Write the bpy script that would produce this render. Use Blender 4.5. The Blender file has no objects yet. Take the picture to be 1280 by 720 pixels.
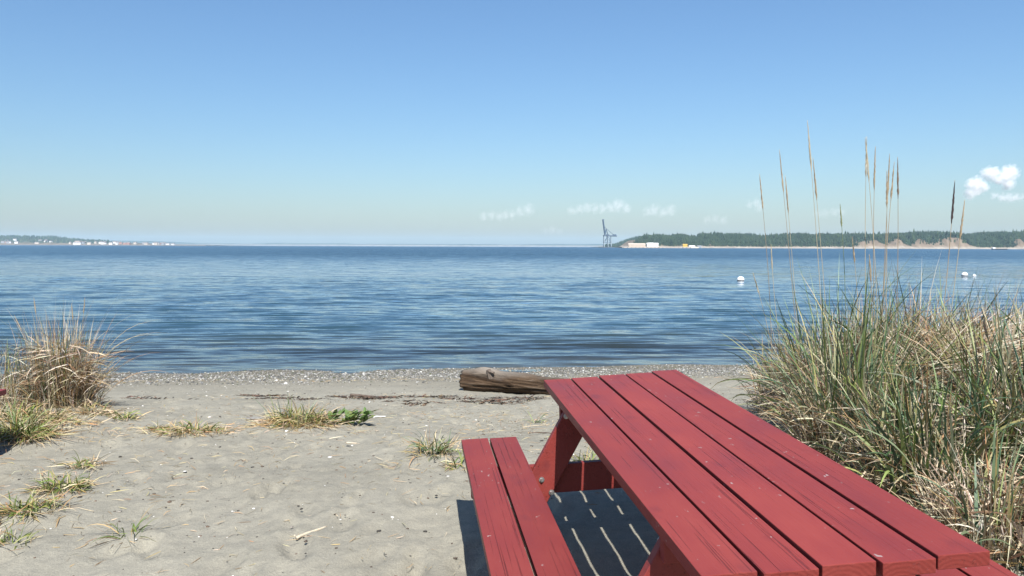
import bpy, bmesh, math, random
import numpy as np
from mathutils import Vector, Matrix, noise as mnoise

R = math.radians
rng = np.random.default_rng(11)
random.seed(11)
S = bpy.context.scene
C = S.collection

# ------------------------------------------------------------------ camera
F_PX = 1000.0
cam = bpy.data.cameras.new('camera')
cam.sensor_width = 36.0
cam.lens = 36.0 * F_PX / 1280.0
cam.clip_start = 0.05
cam.clip_end = 90000
co = bpy.data.objects.new('camera', cam)
C.objects.link(co)
co.location = (0, 0, 1.521)
pitch = math.atan(52 / F_PX)
co.rotation_euler = (Matrix.Rotation(math.pi / 2 - pitch, 4, 'X') @ Matrix.Rotation(R(0.2), 4, 'Z')).to_euler()
S.camera = co

# ------------------------------------------------------------------ light
SUN_DIR = Vector((-0.115, 0.742, -0.97)).normalized()      # direction the light travels
SUN_EL = math.asin(-SUN_DIR.z)
w = bpy.data.worlds.new('World')
S.world = w
w.use_nodes = True
nt = w.node_tree
bg = nt.nodes['Background']
sky = nt.nodes.new('ShaderNodeTexSky')
sky.sky_type = 'NISHITA'
sky.sun_disc = False
sky.sun_elevation = SUN_EL
sky.sun_rotation = math.pi + 0.15
sky.altitude = 0
sky.air_density = 1.3
sky.dust_density = 0.9
sky.ozone_density = 10.0
tint = nt.nodes.new('ShaderNodeMix')
tint.data_type = 'RGBA'
tint.blend_type = 'MULTIPLY'
tint.inputs[0].default_value = 1.0
tint.inputs[7].default_value = (0.955, 0.965, 0.955, 1)
nt.links.new(sky.outputs[0], tint.inputs[6])
nt.links.new(tint.outputs[2], bg.inputs[0])
bg.inputs[1].default_value = 0.08
sl = bpy.data.lights.new('sun', 'SUN')
sl.energy = 5.0
sl.angle = R(0.53)
sl.color = (1.0, 0.965, 0.91)
so = bpy.data.objects.new('sun', sl)
C.objects.link(so)
so.rotation_euler = SUN_DIR.to_track_quat('-Z', 'Y').to_euler()
so.location = (0, -20, 40)
vs = S.view_settings
vs.view_transform = 'Standard'
vs.look = 'None'
vs.exposure = 0.90
vs.gamma = 1.0
vs.use_curve_mapping = False
S.cycles.volume_bounces = 12
S.cycles.max_bounces = 14
S.cycles.volume_step_rate = 0.35
S.cycles.transparent_max_bounces = 12
S.cycles.use_denoising = True


# ------------------------------------------------------------------ helpers
def mat(name, rough=0.8, spec=0.3):
    m = bpy.data.materials.new(name)
    m.use_nodes = True
    t = m.node_tree
    b = t.nodes['Principled BSDF']
    b.inputs['Roughness'].default_value = rough
    b.inputs['Specular IOR Level'].default_value = spec
    return m, t, b


def nd(t, kind, **kw):
    n = t.nodes.new('ShaderNode' + kind)
    for k, v in kw.items():
        setattr(n, k, v)
    return n


def noise_node(t, vec, scale, detail=4, rough=0.55, dist=0.0):
    n = nd(t, 'TexNoise')
    n.inputs['Scale'].default_value = scale
    n.inputs['Detail'].default_value = detail
    n.inputs['Roughness'].default_value = rough
    n.inputs['Distortion'].default_value = dist
    if vec is not None:
        t.links.new(vec, n.inputs['Vector'])
    return n


def ramp(t, fac, stops, interp='LINEAR'):
    n = nd(t, 'ValToRGB')
    cr = n.color_ramp
    cr.interpolation = interp
    while len(cr.elements) < len(stops):
        cr.elements.new(0.5)
    for e, (p, c) in zip(cr.elements, stops):
        e.position = p
        e.color = (*c, 1) if len(c) == 3 else c
    t.links.new(fac, n.inputs[0])
    return n


def mixc(t, fac, a, b, mode='MIX'):
    n = nd(t, 'Mix', data_type='RGBA', blend_type=mode)
    for sock, v in ((n.inputs[0], fac), (n.inputs[6], a), (n.inputs[7], b)):
        if hasattr(v, 'is_linked'):
            t.links.new(v, sock)
        elif isinstance(v, (int, float)):
            sock.default_value = v
        else:
            sock.default_value = (*v, 1)
    return n.outputs[2]


def mathn(t, op, a, b=None, c=None):
    n = nd(t, 'Math', operation=op)
    for i, v in enumerate((a, b, c)):
        if v is None:
            continue
        if hasattr(v, 'is_linked'):
            t.links.new(v, n.inputs[i])
        else:
            n.inputs[i].default_value = v
    return n.outputs[0]


def mapping(t, vec, scale=(1, 1, 1), loc=(0, 0, 0)):
    n = nd(t, 'Mapping')
    n.inputs['Scale'].default_value = scale
    n.inputs['Location'].default_value = loc
    t.links.new(vec, n.inputs[0])
    return n.outputs[0]


def bump(t, height, strength, dist, normal=None):
    n = nd(t, 'Bump')
    n.inputs['Strength'].default_value = strength
    n.inputs['Distance'].default_value = dist
    t.links.new(height, n.inputs['Height'])
    if normal is not None:
        t.links.new(normal, n.inputs['Normal'])
    return n.outputs[0]


def tag(o, label=None, cat=None, group=None, kind=None):
    if label:
        o['label'] = label
    if cat:
        o['category'] = cat
    if group:
        o['group'] = group
    if kind:
        o['kind'] = kind
    return o


def link(name, me, m, parent=None):
    o = bpy.data.objects.new(name, me)
    C.objects.link(o)
    if m is not None and len(me.materials) == 0:
        me.materials.append(m)
    if parent is not None:
        o.parent = parent
    return o


def empty(name, loc=(0, 0, 0), rz=0.0):
    o = bpy.data.objects.new(name, None)
    C.objects.link(o)
    o.empty_display_size = 0.2
    o.location = loc
    o.rotation_euler = (0, 0, rz)
    return o


def np_mesh(name, V, Fc, col=None, smooth=False):
    """V (n,3), Fc (m,k) all same k; col (n,3) point colours"""
    me = bpy.data.meshes.new(name)
    V = np.asarray(V, dtype=np.float32)
    Fc = np.asarray(Fc, dtype=np.int32)
    k = Fc.shape[1]
    me.vertices.add(len(V))
    me.vertices.foreach_set('co', V.ravel())
    me.loops.add(Fc.size)
    me.loops.foreach_set('vertex_index', Fc.ravel())
    me.polygons.add(len(Fc))
    me.polygons.foreach_set('loop_start', np.arange(0, Fc.size, k, dtype=np.int32))
    if smooth:
        me.polygons.foreach_set('use_smooth', np.ones(len(Fc), dtype=bool))
    if col is not None:
        a = me.color_attributes.new('Col', 'FLOAT_COLOR', 'POINT')
        a.data.foreach_set('color', np.hstack([col, np.ones((len(col), 1))]).astype(np.float32).ravel())
    me.update()
    me.validate()
    return me


def bm_mesh(name, bm, smooth=False):
    me = bpy.data.meshes.new(name)
    bm.normal_update()
    bm.to_mesh(me)
    bm.free()
    if smooth:
        for p in me.polygons:
            p.use_smooth = True
    return me


def add_box(bm, lo, hi, bevel=0.0):
    r = bmesh.ops.create_cube(bm, size=1.0)
    vs_ = r['verts']
    for v in vs_:
        v.co = Vector((lo[i] + (v.co[i] + 0.5) * (hi[i] - lo[i]) for i in range(3)))
    if bevel:
        es = list({e for v in vs_ for e in v.link_edges})
        bmesh.ops.bevel(bm, geom=es, offset=bevel, segments=2, affect='EDGES', profile=0.6)


def add_bar(bm, a, b, r1, r2=None, seg=6):
    a, b = Vector(a), Vector(b)
    r2 = r1 if r2 is None else r2
    d = (b - a)
    q = d.to_track_quat('Z', 'Y')
    rings = []
    for p, r in ((a, r1), (b, r2)):
        rings.append([bm.verts.new(p + q @ Vector((r * math.cos(2 * math.pi * i / seg), r * math.sin(2 * math.pi * i / seg), 0))) for i in range(seg)])
    for i in range(seg):
        j = (i + 1) % seg
        bm.faces.new((rings[0][i], rings[0][j], rings[1][j], rings[1][i]))
    bm.faces.new(rings[0][::-1])
    bm.faces.new(rings[1])


def vnoise(x, y, seed=0):
    """smooth 2-D value noise, numpy"""
    xi, yi = np.floor(x).astype(np.int64), np.floor(y).astype(np.int64)
    xf, yf = x - xi, y - yi
    u, v = xf * xf * (3 - 2 * xf), yf * yf * (3 - 2 * yf)

    def h(a, b):
        n = (a * 374761393 + b * 668265263 + seed * 974634777) & 0x7fffffff
        n = ((n ^ (n >> 13)) * 1274126177) & 0x7fffffff
        return ((n ^ (n >> 16)) & 0xffff) / 65535.0
    return (h(xi, yi) * (1 - u) + h(xi + 1, yi) * u) * (1 - v) + (h(xi, yi + 1) * (1 - u) + h(xi + 1, yi + 1) * u) * v - 0.5


def sstep(a, b, x):
    t = np.clip((x - a) / (b - a), 0, 1)
    return t * t * (3 - 2 * t)


# ------------------------------------------------------------------ ground height
WATER_Z = -0.75
PY = np.array([-300, -10, 1.9, 4.4, 6.0, 8.5, 10.8, 12.6, 14.9, 18, 26, 45, 120, 400, 12000.])
PZ = np.array([1.5, 0.05, 0.0, 0.08, 0.03, -0.20, -0.43, -0.585, -0.75, -1.05, -1.9, -3.2, -5, -7, -9.])
_py = np.concatenate([np.linspace(-300, -10, 30)[:-1], np.arange(-10, 46, 0.05), np.geomspace(46, 12000, 60)])
_pz = np.interp(_py, PY, PZ)
_k = np.ones(21) / 21
_m = (_py >= -9) & (_py <= 44)
_s = np.convolve(_pz, _k, 'same')
_pz[_m] = _s[_m]
T_AX = np.array([0.853, 1.944])
T_YAW, T_PIT, T_ROL = 0.123, 0.0354, 0.0386


def ground(x, y, detail=True):
    x = np.asarray(x, float)
    y = np.asarray(y, float)
    yy = y - 0.11 * np.clip(x, -40, 40) * sstep(7, 12, y) * (1 - sstep(40, 80, y))
    z = np.interp(yy, _py, _pz)
    # dune rising on the right and a low hummock on the left
    z = z + 0.26 * sstep(1.7, 3.6, x) * sstep(1.0, 3.0, y) * (1 - sstep(6.5, 10.5, y))
    z = z + 0.20 * sstep(3.2, 9.0, x) * (1 - sstep(7, 12, y))
    z = z + 0.10 * np.exp(-(((x + 4.4) / 1.3) ** 2 + ((y - 7.3) / 1.2) ** 2))
    z = z + 0.05 * np.exp(-(((x + 1.75) / 0.5) ** 2 + ((y - 6.65) / 0.35) ** 2))
    for mx_, my_, mr_, mh_ in ((-2.55, 6.35, 0.38, 0.035), (-0.52, 5.42, 0.22, 0.03), (-3.75, 6.02, 0.4, 0.05), (-4.1, 6.62, 0.6, 0.04), (-2.62, 4.62, 0.28, 0.03), (-2.58, 4.2, 0.28, 0.03), (-1.9, 3.9, 0.18, 0.02)):
        z = z + mh_ * np.exp(-(((x - mx_) / mr_) ** 2 + ((y - my_) / (mr_ * 0.7)) ** 2))
    # under the table follow its plane
    c, s = math.cos(T_YAW), math.sin(T_YAW)
    lx = c * (x - T_AX[0]) + s * (y - T_AX[1])
    ly = -s * (x - T_AX[0]) + c * (y - T_AX[1])
    wt = (1 - sstep(0.85, 1.5, np.abs(lx))) * (1 - sstep(1.2, 2.2, np.abs(ly - 1.2)))
    z = z * (1 - wt) + (T_PIT * ly + T_ROL * lx) * wt
    if detail:
        near = 1 - sstep(13.5, 15.5, yy)
        z = z + near * (0.045 * vnoise(x * 0.55, y * 0.55, 1) * (1 - wt) + 0.030 * vnoise(x * 1.7, y * 1.7, 2) * (1 - 0.7 * wt)
                        + 0.020 * vnoise(x * 4.5, y * 4.5, 3) + 0.014 * vnoise(x * 10, y * 10, 4) + 0.007 * vnoise(x * 19, y * 19, 5))
        z = z + 0.045 * vnoise(x * 0.7, y * 0.7, 9) * sstep(12, 14, yy) * (1 - sstep(16, 20, yy))
    return z


def gz(x, y):
    return float(ground(x, y))


# ------------------------------------------------------------------ materials
def attr_mat(name, rough=0.7, spec=0.25, trans=0.0, jitter=0.0):
    m, t, b = mat(name, rough, spec)
    a = nd(t, 'VertexColor', layer_name='Col')
    colr = a.outputs[0]
    if jitter:
        tc = nd(t, 'NewGeometry')
        n = noise_node(t, tc.outputs['Position'], 9.0, 3)
        v = ramp(t, n.outputs[0], [(0.3, (1 - jitter,) * 3), (0.7, (1 + jitter,) * 3)])
        colr = mixc(t, 1.0, colr, v.outputs[0], 'MULTIPLY')
    t.links.new(colr, b.inputs['Base Color'])
    if trans:
        tr = nd(t, 'BsdfTranslucent')
        t.links.new(colr, tr.inputs[0])
        mx = nd(t, 'MixShader')
        mx.inputs[0].default_value = trans
        t.links.new(b.outputs[0], mx.inputs[1])
        t.links.new(tr.outputs[0], mx.inputs[2])
        t.links.new(mx.outputs[0], t.nodes['Material Output'].inputs[0])
    return m


M_blade = attr_mat('grass_blade', 0.5, 0.4, 0.16)
M_bits = attr_mat('beach_bits', 0.8, 0.2)
M_pebble = attr_mat('pebble', 0.65, 0.3)
M_wrack = attr_mat('dried_seaweed', 0.65, 0.35, 0.0, 0.35)


def sand_mat():
    m, t, b = mat('sand', 0.92, 0.15)
    geo = nd(t, 'NewGeometry')
    P = geo.outputs['Position']
    big = noise_node(t, P, 0.9, 5, 0.6)
    col = ramp(t, big.outputs[0], [(0.3, (0.2146, 0.2021, 0.1632)), (0.7, (0.2719, 0.2572, 0.2102))]).outputs[0]
    med = noise_node(t, P, 14, 5, 0.65)
    col = mixc(t, 0.55, col, ramp(t, med.outputs[0], [(0.3, (0.74, 0.74, 0.75)), (0.72, (1.22, 1.2, 1.16))]).outputs[0], 'MULTIPLY')
    fine = noise_node(t, P, 150, 3, 0.75)
    col = mixc(t, 0.6, col, ramp(t, fine.outputs[0], [(0.30, (0.62, 0.62, 0.64)), (0.72, (1.3, 1.3, 1.28))]).outputs[0], 'MULTIPLY')
    # dark mineral grains and specks
    vo = nd(t, 'TexVoronoi')
    vo.inputs['Scale'].default_value = 55
    vo.inputs['Randomness'].default_value = 1
    t.links.new(P, vo.inputs['Vector'])
    spk = ramp(t, vo.outputs['Distance'], [(0.06, (1, 1, 1)), (0.14, (0, 0, 0))]).outputs[0]
    gate = ramp(t, noise_node(t, P, 21, 2).outputs[0], [(0.56, (0, 0, 0)), (0.62, (1, 1, 1))]).outputs[0]
    col = mixc(t, mixc(t, 1.0, spk, gate, 'MULTIPLY'), col, (0.05145, 0.0441, 0.03675))
    # damp sand next to the water line
    sep = nd(t, 'SeparateXYZ')
    t.links.new(P, sep.inputs[0])
    off = mathn(t, 'MULTIPLY_ADD', sep.outputs[0], -0.11, sep.outputs[1])
    off = mathn(t, 'ADD', off, mathn(t, 'MULTIPLY', big.outputs[0], 0.8))
    damp = nd(t, 'MapRange')
    damp.inputs[1].default_value = 11.6
    damp.inputs[2].default_value = 14.4
    t.links.new(off, damp.inputs[0])
    col = mixc(t, mathn(t, 'MULTIPLY', damp.outputs[0], 0.75), col, (0.09187, 0.08232, 0.06248))
    t.links.new(col, b.inputs['Base Color'])
    n1 = bump(t, noise_node(t, P, 26, 6, 0.72).outputs[0], 0.7, 0.018)
    n2 = bump(t, noise_node(t, P, 120, 3, 0.75).outputs[0], 0.7, 0.005, n1)
    t.links.new(n2, b.inputs['Normal'])
    return m


M_sand = sand_mat()


def water_mat():
    m = bpy.data.materials.new('sea_water')
    m.use_nodes = True
    t = m.node_tree
    t.nodes.remove(t.nodes['Principled BSDF'])
    out = t.nodes['Material Output']
    geo = nd(t, 'NewGeometry')
    P = geo.outputs['Position']
    sep = nd(t, 'SeparateXYZ')
    t.links.new(P, sep.inputs[0])
    # facet slopes of the small waves, sampled straight from noise so that far water averages correctly
    def slopes(scale, amp, detail, rough):
        q = noise_node(t, mapping(t, P, scale), 1.0, detail, rough, 0.3)
        sb = nd(t, 'VectorMath', operation='SUBTRACT')
        sb.inputs[1].default_value = (0.5, 0.5, 0.5)
        t.links.new(q.outputs['Color'], sb.inputs[0])
        ml = nd(t, 'VectorMath', operation='MULTIPLY')
        ml.inputs[1].default_value = amp
        t.links.new(sb.outputs[0], ml.inputs[0])
        return ml.outputs[0]
    s1 = slopes((0.40, 1.7, 1), (0.22, 0.50, 0), 3, 0.5)
    s2 = slopes((1.9, 6.0, 1), (0.22, 0.42, 0), 2, 0.5)
    ad = nd(t, 'VectorMath', operation='ADD')
    t.links.new(s1, ad.inputs[0])
    t.links.new(s2, ad.inputs[1])
    # patches of livelier and calmer water
    wp = nd(t, 'MapRange')
    wp.inputs[1].default_value = 0.3
    wp.inputs[2].default_value = 0.7
    wp.inputs[3].default_value = 0.6
    wp.inputs[4].default_value = 1.25
    t.links.new(noise_node(t, mapping(t, P, (0.02, 0.07, 1)), 1.0, 4, 0.6).outputs[0], wp.inputs[0])
    scl = nd(t, 'VectorMath', operation='SCALE')
    t.links.new(ad.outputs[0], scl.inputs[0])
    t.links.new(wp.outputs[0], scl.inputs['Scale'])
    # normals tilted shoreward with distance, put in to darken the far water's reflection
    ln = nd(t, 'MapRange', interpolation_type='SMOOTHSTEP')
    ln.inputs[1].default_value = 25
    ln.inputs[2].default_value = 220
    ln.inputs[3].default_value = 0.0
    ln.inputs[4].default_value = -0.16
    t.links.new(sep.outputs[1], ln.inputs[0])
    lv = nd(t, 'CombineXYZ')
    t.links.new(ln.outputs[0], lv.inputs[1])
    ad3 = nd(t, 'VectorMath', operation='ADD')
    t.links.new(scl.outputs[0], ad3.inputs[0])
    t.links.new(lv.outputs[0], ad3.inputs[1])
    ad2 = nd(t, 'VectorMath', operation='ADD')
    t.links.new(ad3.outputs[0], ad2.inputs[0])
    t.links.new(geo.outputs['Normal'], ad2.inputs[1])
    nn = nd(t, 'VectorMath', operation='NORMALIZE')
    t.links.new(ad2.outputs[0], nn.inputs[0])
    n3 = nn.outputs[0]
    fr = nd(t, 'Fresnel')
    fr.inputs['IOR'].default_value = 1.33
    t.links.new(n3, fr.inputs['Normal'])
    gl = nd(t, 'BsdfGlossy')
    gl.inputs['Roughness'].default_value = 0.06
    gl.inputs['Color'].default_value = (0.95, 0.97, 1, 1)
    t.links.new(n3, gl.inputs['Normal'])
    off = mathn(t, 'MULTIPLY_ADD', sep.outputs[0], -0.11, sep.outputs[1])
    dp = nd(t, 'MapRange', interpolation_type='SMOOTHSTEP')
    dp.inputs[1].default_value = 14.6
    dp.inputs[2].default_value = 22.5
    dp.inputs[3].default_value = 0.12
    t.links.new(off, dp.inputs[0])
    pc = ramp(t, noise_node(t, mapping(t, P, (0.01, 0.03, 1)), 1.0, 3).outputs[0], [(0.35, (0.01768, 0.04488, 0.05984)), (0.65, (0.02312, 0.05304, 0.06936))])
    df = nd(t, 'BsdfDiffuse')
    sh = nd(t, 'MapRange', interpolation_type='SMOOTHSTEP')
    sh.inputs[1].default_value = 15.0
    sh.inputs[2].default_value = 24.0
    t.links.new(off, sh.inputs[0])
    t.links.new(mixc(t, sh.outputs[0], (0.044, 0.050, 0.031), pc.outputs[0]), df.inputs[0])
    tr = nd(t, 'BsdfTransparent')
    tr.inputs[0].default_value = (0.72, 0.78, 0.74, 1)
    body = nd(t, 'MixShader')
    t.links.new(dp.outputs[0], body.inputs[0])
    t.links.new(tr.outputs[0], body.inputs[1])
    t.links.new(df.outputs[0], body.inputs[2])
    mx = nd(t, 'MixShader')
    t.links.new(fr.outputs[0], mx.inputs[0])
    t.links.new(body.outputs[0], mx.inputs[1])
    t.links.new(gl.outputs[0], mx.inputs[2])
    t.links.new(mx.outputs[0], out.inputs[0])
    return m


M_water = water_mat()


def paint_mat(name, ring=0.7):
    m, t, b = mat(name, 0.5, 0.28)
    tc = nd(t, 'TexCoord')
    oi = nd(t, 'ObjectInfo')
    ofs = nd(t, 'CombineXYZ')
    for i in range(3):
        t.links.new(mathn(t, 'MULTIPLY', oi.outputs['Random'], (37.0, 53.0, 19.0)[i]), ofs.inputs[i])
    va = nd(t, 'VectorMath', operation='ADD')
    t.links.new(tc.outputs['Object'], va.inputs[0])
    t.links.new(ofs.outputs[0], va.inputs[1])
    P = va.outputs[0]
    blot = noise_node(t, mapping(t, P, (5, 2.2, 5)), 1.0, 5, 0.6)
    col = ramp(t, blot.outputs[0], [(0.25, (0.1484, 0.0217, 0.0182)), (0.5, (0.1806, 0.0287, 0.0238)), (0.78, (0.21, 0.0385, 0.0315))]).outputs[0]
    tint = nd(t, 'MapRange')
    tint.inputs[3].default_value = 0.84
    tint.inputs[4].default_value = 1.12
    t.links.new(oi.outputs['Random'], tint.inputs[0])
    hv = nd(t, 'HueSaturation')
    t.links.new(tint.outputs[0], hv.inputs['Value'])
    t.links.new(col, hv.inputs['Color'])
    col = hv.outputs[0]
    # dull worn stains
    st = noise_node(t, mapping(t, P, (7, 4, 7), (3, 1, 2)), 1.0, 3, 0.5)
    col = mixc(t, ramp(t, st.outputs[0], [(0.62, (0, 0, 0)), (0.74, (0.55,) * 3)]).outputs[0], col, (0.105, 0.0196, 0.0224))
    # drying cracks along the grain
    cr = noise_node(t, mapping(t, P, (130, 0.9, 130)), 1.0, 3, 0.6, 0.5)
    crg = noise_node(t, mapping(t, P, (5, 1.3, 5), (9, 4, 1)), 1.0, 2)
    crk = mathn(t, 'MULTIPLY', ramp(t, cr.outputs[0], [(0.345, (1, 1, 1)), (0.385, (0, 0, 0))]).outputs[0],
                ramp(t, crg.outputs[0], [(0.44, (0, 0, 0)), (0.56, (1, 1, 1))]).outputs[0])
    col = mixc(t, mathn(t, 'MULTIPLY', crk, 0.45), col, (0.0315, 0.0056, 0.0063))
    # pale chips where the paint has flaked
    ch = noise_node(t, mapping(t, P, (46, 30, 46), (5, 7, 3)), 1.0, 2, 0.5)
    chg = noise_node(t, mapping(t, P, (6, 3, 6), (1, 8, 5)), 1.0, 1)
    chip = mathn(t, 'MULTIPLY', ramp(t, ch.outputs[0], [(0.715, (0, 0, 0)), (0.74, (1, 1, 1))]).outputs[0],
                 ramp(t, chg.outputs[0], [(0.45, (0, 0, 0)), (0.55, (1, 1, 1))]).outputs[0])
    col = mixc(t, mathn(t, 'MULTIPLY', chip, 0.8), col, (0.294, 0.238, 0.224))
    # growth rings and rough sawn fibre on the cut ends
    geo = nd(t, 'NewGeometry')
    vt = nd(t, 'VectorTransform', vector_type='NORMAL', convert_from='WORLD', convert_to='OBJECT')
    t.links.new(geo.outputs['True Normal'], vt.inputs[0])
    sn = nd(t, 'SeparateXYZ')
    t.links.new(vt.outputs[0], sn.inputs[0])
    endf = ramp(t, mathn(t, 'ABSOLUTE', sn.outputs[1]), [(0.85, (0, 0, 0)), (0.95, (1, 1, 1))]).outputs[0]
    rg = nd(t, 'TexWave', wave_type='RINGS', rings_direction='Y')
    rg.inputs['Scale'].default_value = 26
    rg.inputs['Distortion'].default_value = 2.5
    rg.inputs['Detail Scale'].default_value = 1.5
    t.links.new(mapping(t, tc.outputs['Object'], (1, 1, 1), (-0.05, 0, 0.10)), rg.inputs['Vector'])
    rings = mixc(t, rg.outputs['Fac'], (0.1155, 0.0168, 0.0126), (0.1715, 0.0294, 0.0224))
    col = mixc(t, mathn(t, 'MULTIPLY', endf, ring), col, rings)
    t.links.new(col, b.inputs['Base Color'])
    gr = noise_node(t, mapping(t, P, (95, 3.0, 95)), 1.0, 4, 0.6)
    n1 = bump(t, gr.outputs[0], 0.5, 0.0026)
    n2 = bump(t, mathn(t, 'MULTIPLY', crk, -1), 0.8, 0.003, n1)
    t.links.new(n2, b.inputs['Normal'])
    rr = ramp(t, blot.outputs[0], [(0.3, (0.42,) * 3), (0.7, (0.62,) * 3)])
    t.links.new(rr.outputs[0], b.inputs['Roughness'])
    return m


M_paint = paint_mat('weathered_red_paint', 0.6)
M_paint_frame = paint_mat('weathered_red_paint_frame', 0.0)
M_steel, _t, _b = mat('galvanised_bolt', 0.35, 0.5)
_b.inputs['Metallic'].default_value = 0.9
_n = noise_node(_t, nd(_t, 'TexCoord').outputs['Object'], 120, 2)
_t.links.new(ramp(_t, _n.outputs[0], [(0.3, (0.35, 0.34, 0.33)), (0.7, (0.62, 0.61, 0.6))]).outputs[0], _b.inputs['Base Color'])


def simple_mat(name, c1, c2, scale, rough=0.7, spec=0.3, coord='Object', stretch=(1, 1, 1), bmp=0.0, bd=0.02):
    c1, c2 = [tuple(0.78 * q for q in c) for c in (c1, c2)]
    m, t, b = mat(name, rough, spec)
    if coord == 'Object':
        v = nd(t, 'TexCoord').outputs['Object']
    else:
        v = nd(t, 'NewGeometry').outputs['Position']
    n = noise_node(t, mapping(t, v, stretch), scale, 5, 0.6)
    t.links.new(ramp(t, n.outputs[0], [(0.3, c1), (0.7, c2)]).outputs[0], b.inputs['Base Color'])
    if bmp:
        t.links.new(bump(t, n.outputs[0], bmp, bd), b.inputs['Normal'])
    return m


# ------------------------------------------------------------------ setting: ground and sea
def axis(parts):
    out = []
    for a, b, st in parts:
        out.append(np.arange(a, b, st))
    return np.concatenate(out)


def grid_mesh(name, xs, ys, zf, smooth=True):
    X, Y = np.meshgrid(xs, ys)
    Z = zf(X, Y)
    V = np.stack([X.ravel(), Y.ravel(), Z.ravel()], 1)
    nx, ny = len(xs), len(ys)
    i = (np.arange(ny - 1)[:, None] * nx + np.arange(nx - 1)[None, :]).ravel()
    Fc = np.stack([i, i + 1, i + 1 + nx, i + nx], 1)
    return np_mesh(name, V, Fc, smooth=smooth)


gx = np.concatenate([-np.geomspace(9000, 14, 40), np.arange(-13.9, -6, 0.15), np.arange(-6, 6, 0.03), np.arange(6, 14, 0.15), np.geomspace(14, 9000, 40)])
gy = np.concatenate([-np.geomspace(290, 2, 20), np.arange(-1.9, 3, 0.12), np.arange(3, 9, 0.03), np.arange(9, 18, 0.06), np.geomspace(18, 10400, 60)])
foot = []
for _ in range(230):
    foot.append((random.uniform(-4.2, 1.6), random.uniform(3.3, 9.5), random.uniform(-0.6, 0.6) + (0.2 if random.random() < 0.5 else 0), random.uniform(0.008, 0.032), random.uniform(0.6, 1.25)))


def ground_full(X, Y):
    Z = ground(X, Y)
    for fx, fy, a, d, s in foot:
        m = (np.abs(X - fx) < 0.4) & (np.abs(Y - fy) < 0.4)
        if not m.any():
            continue
        dx, dy = X[m] - fx, Y[m] - fy
        u = (dx * math.cos(a) - dy * math.sin(a)) / (0.055 * s)
        v = (dx * math.sin(a) + dy * math.cos(a)) / (0.13 * s)
        r = np.sqrt(u * u + v * v)
        Z[m] += -d * np.exp(-r ** 2.6) + 0.45 * d * np.exp(-((r - 1.5) / 0.35) ** 2)
    return Z


sand = link('beach_sand', grid_mesh('beach_sand', gx, gy, ground_full), M_sand)
tag(sand, 'pale grey sand beach sloping down to the water', 'sand', kind='structure')

wav = []
for _ in range(30):
    L = 0.22 * (6.0 ** random.random())
    wav.append((2 * math.pi / L, random.gauss(0.05, 0.16), random.uniform(0, 6.28), 0.0058 * L ** 0.9, random.randrange(99)))


def water_h(X, Y):
    yy = Y - 0.11 * np.clip(X, -40, 40)
    z = np.zeros_like(X)
    mm = (np.abs(X) < 115) & (Y < 130)
    xs_, ys_, yq = X[mm], Y[mm], yy[mm]
    acc = np.zeros_like(xs_)
    mods = [(0.55 + 1.1 * vnoise(xs_ * 0.16 + q, ys_ * 0.35, q), 2.2 * vnoise(xs_ * 0.3, ys_ * 0.3, q + 7)) for q in range(5)]
    for k, a, ph, am, sd in wav:
        md, dv = mods[sd % 5]
        acc += am * md * np.sin(k * (xs_ * math.sin(a) + yq * math.cos(a)) + ph + dv)
    z[mm] = acc
    z *= (1 - 0.82 * sstep(30, 75, Y)) * (0.5 + 0.5 * sstep(14.5, 18, yy)) * (1 - sstep(60, 110, np.abs(X)))
    # two low swells about to lap the shore
    for c0, am, wd, sd in ((16.15, 0.035, 0.26, 3), (18.1, 0.028, 0.40, 5)):
        cc = c0 + 0.9 * vnoise(X * 0.22, 0 * X, sd) + 0.3 * vnoise(X * 0.8, 0 * X, sd + 1)
        pr = np.clip(0.55 + 1.3 * vnoise(X * 0.17 + 40, 0 * X, sd + 2), 0, 1.2)
        z += am * pr * np.exp(-((yy - cc) / wd) ** 2)
    return WATER_Z + np.where(Y > 2000, 0, z)


wx = np.concatenate([-np.geomspace(8900, 31, 50), np.arange(-30, 30, 0.16), np.geomspace(30.2, 8900, 50)])
wy = np.concatenate([np.arange(11.5, 26, 0.055), np.arange(26, 60, 0.13), np.geomspace(60.2, 10390, 150)])
sea = link('sea', grid_mesh('sea', wx, wy, water_h), M_water)
tag(sea, 'calm blue bay water with small ripples', 'sea', kind='structure')


# ------------------------------------------------------------------ picnic table
PW, PG, PT, TL, TH = 0.14, 0.012, 0.038, 2.375, 0.75
plank_x = [-2.5 * PW - 2 * PG + i * (PW + PG) for i in range(5)]


def plank_mesh(name, w_, l_, t_, bev=0.0025):
    bm = bmesh.new()
    add_box(bm, (0, 0, -t_), (w_, l_, 0), bev)
    return bm_mesh(name, bm)


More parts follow.
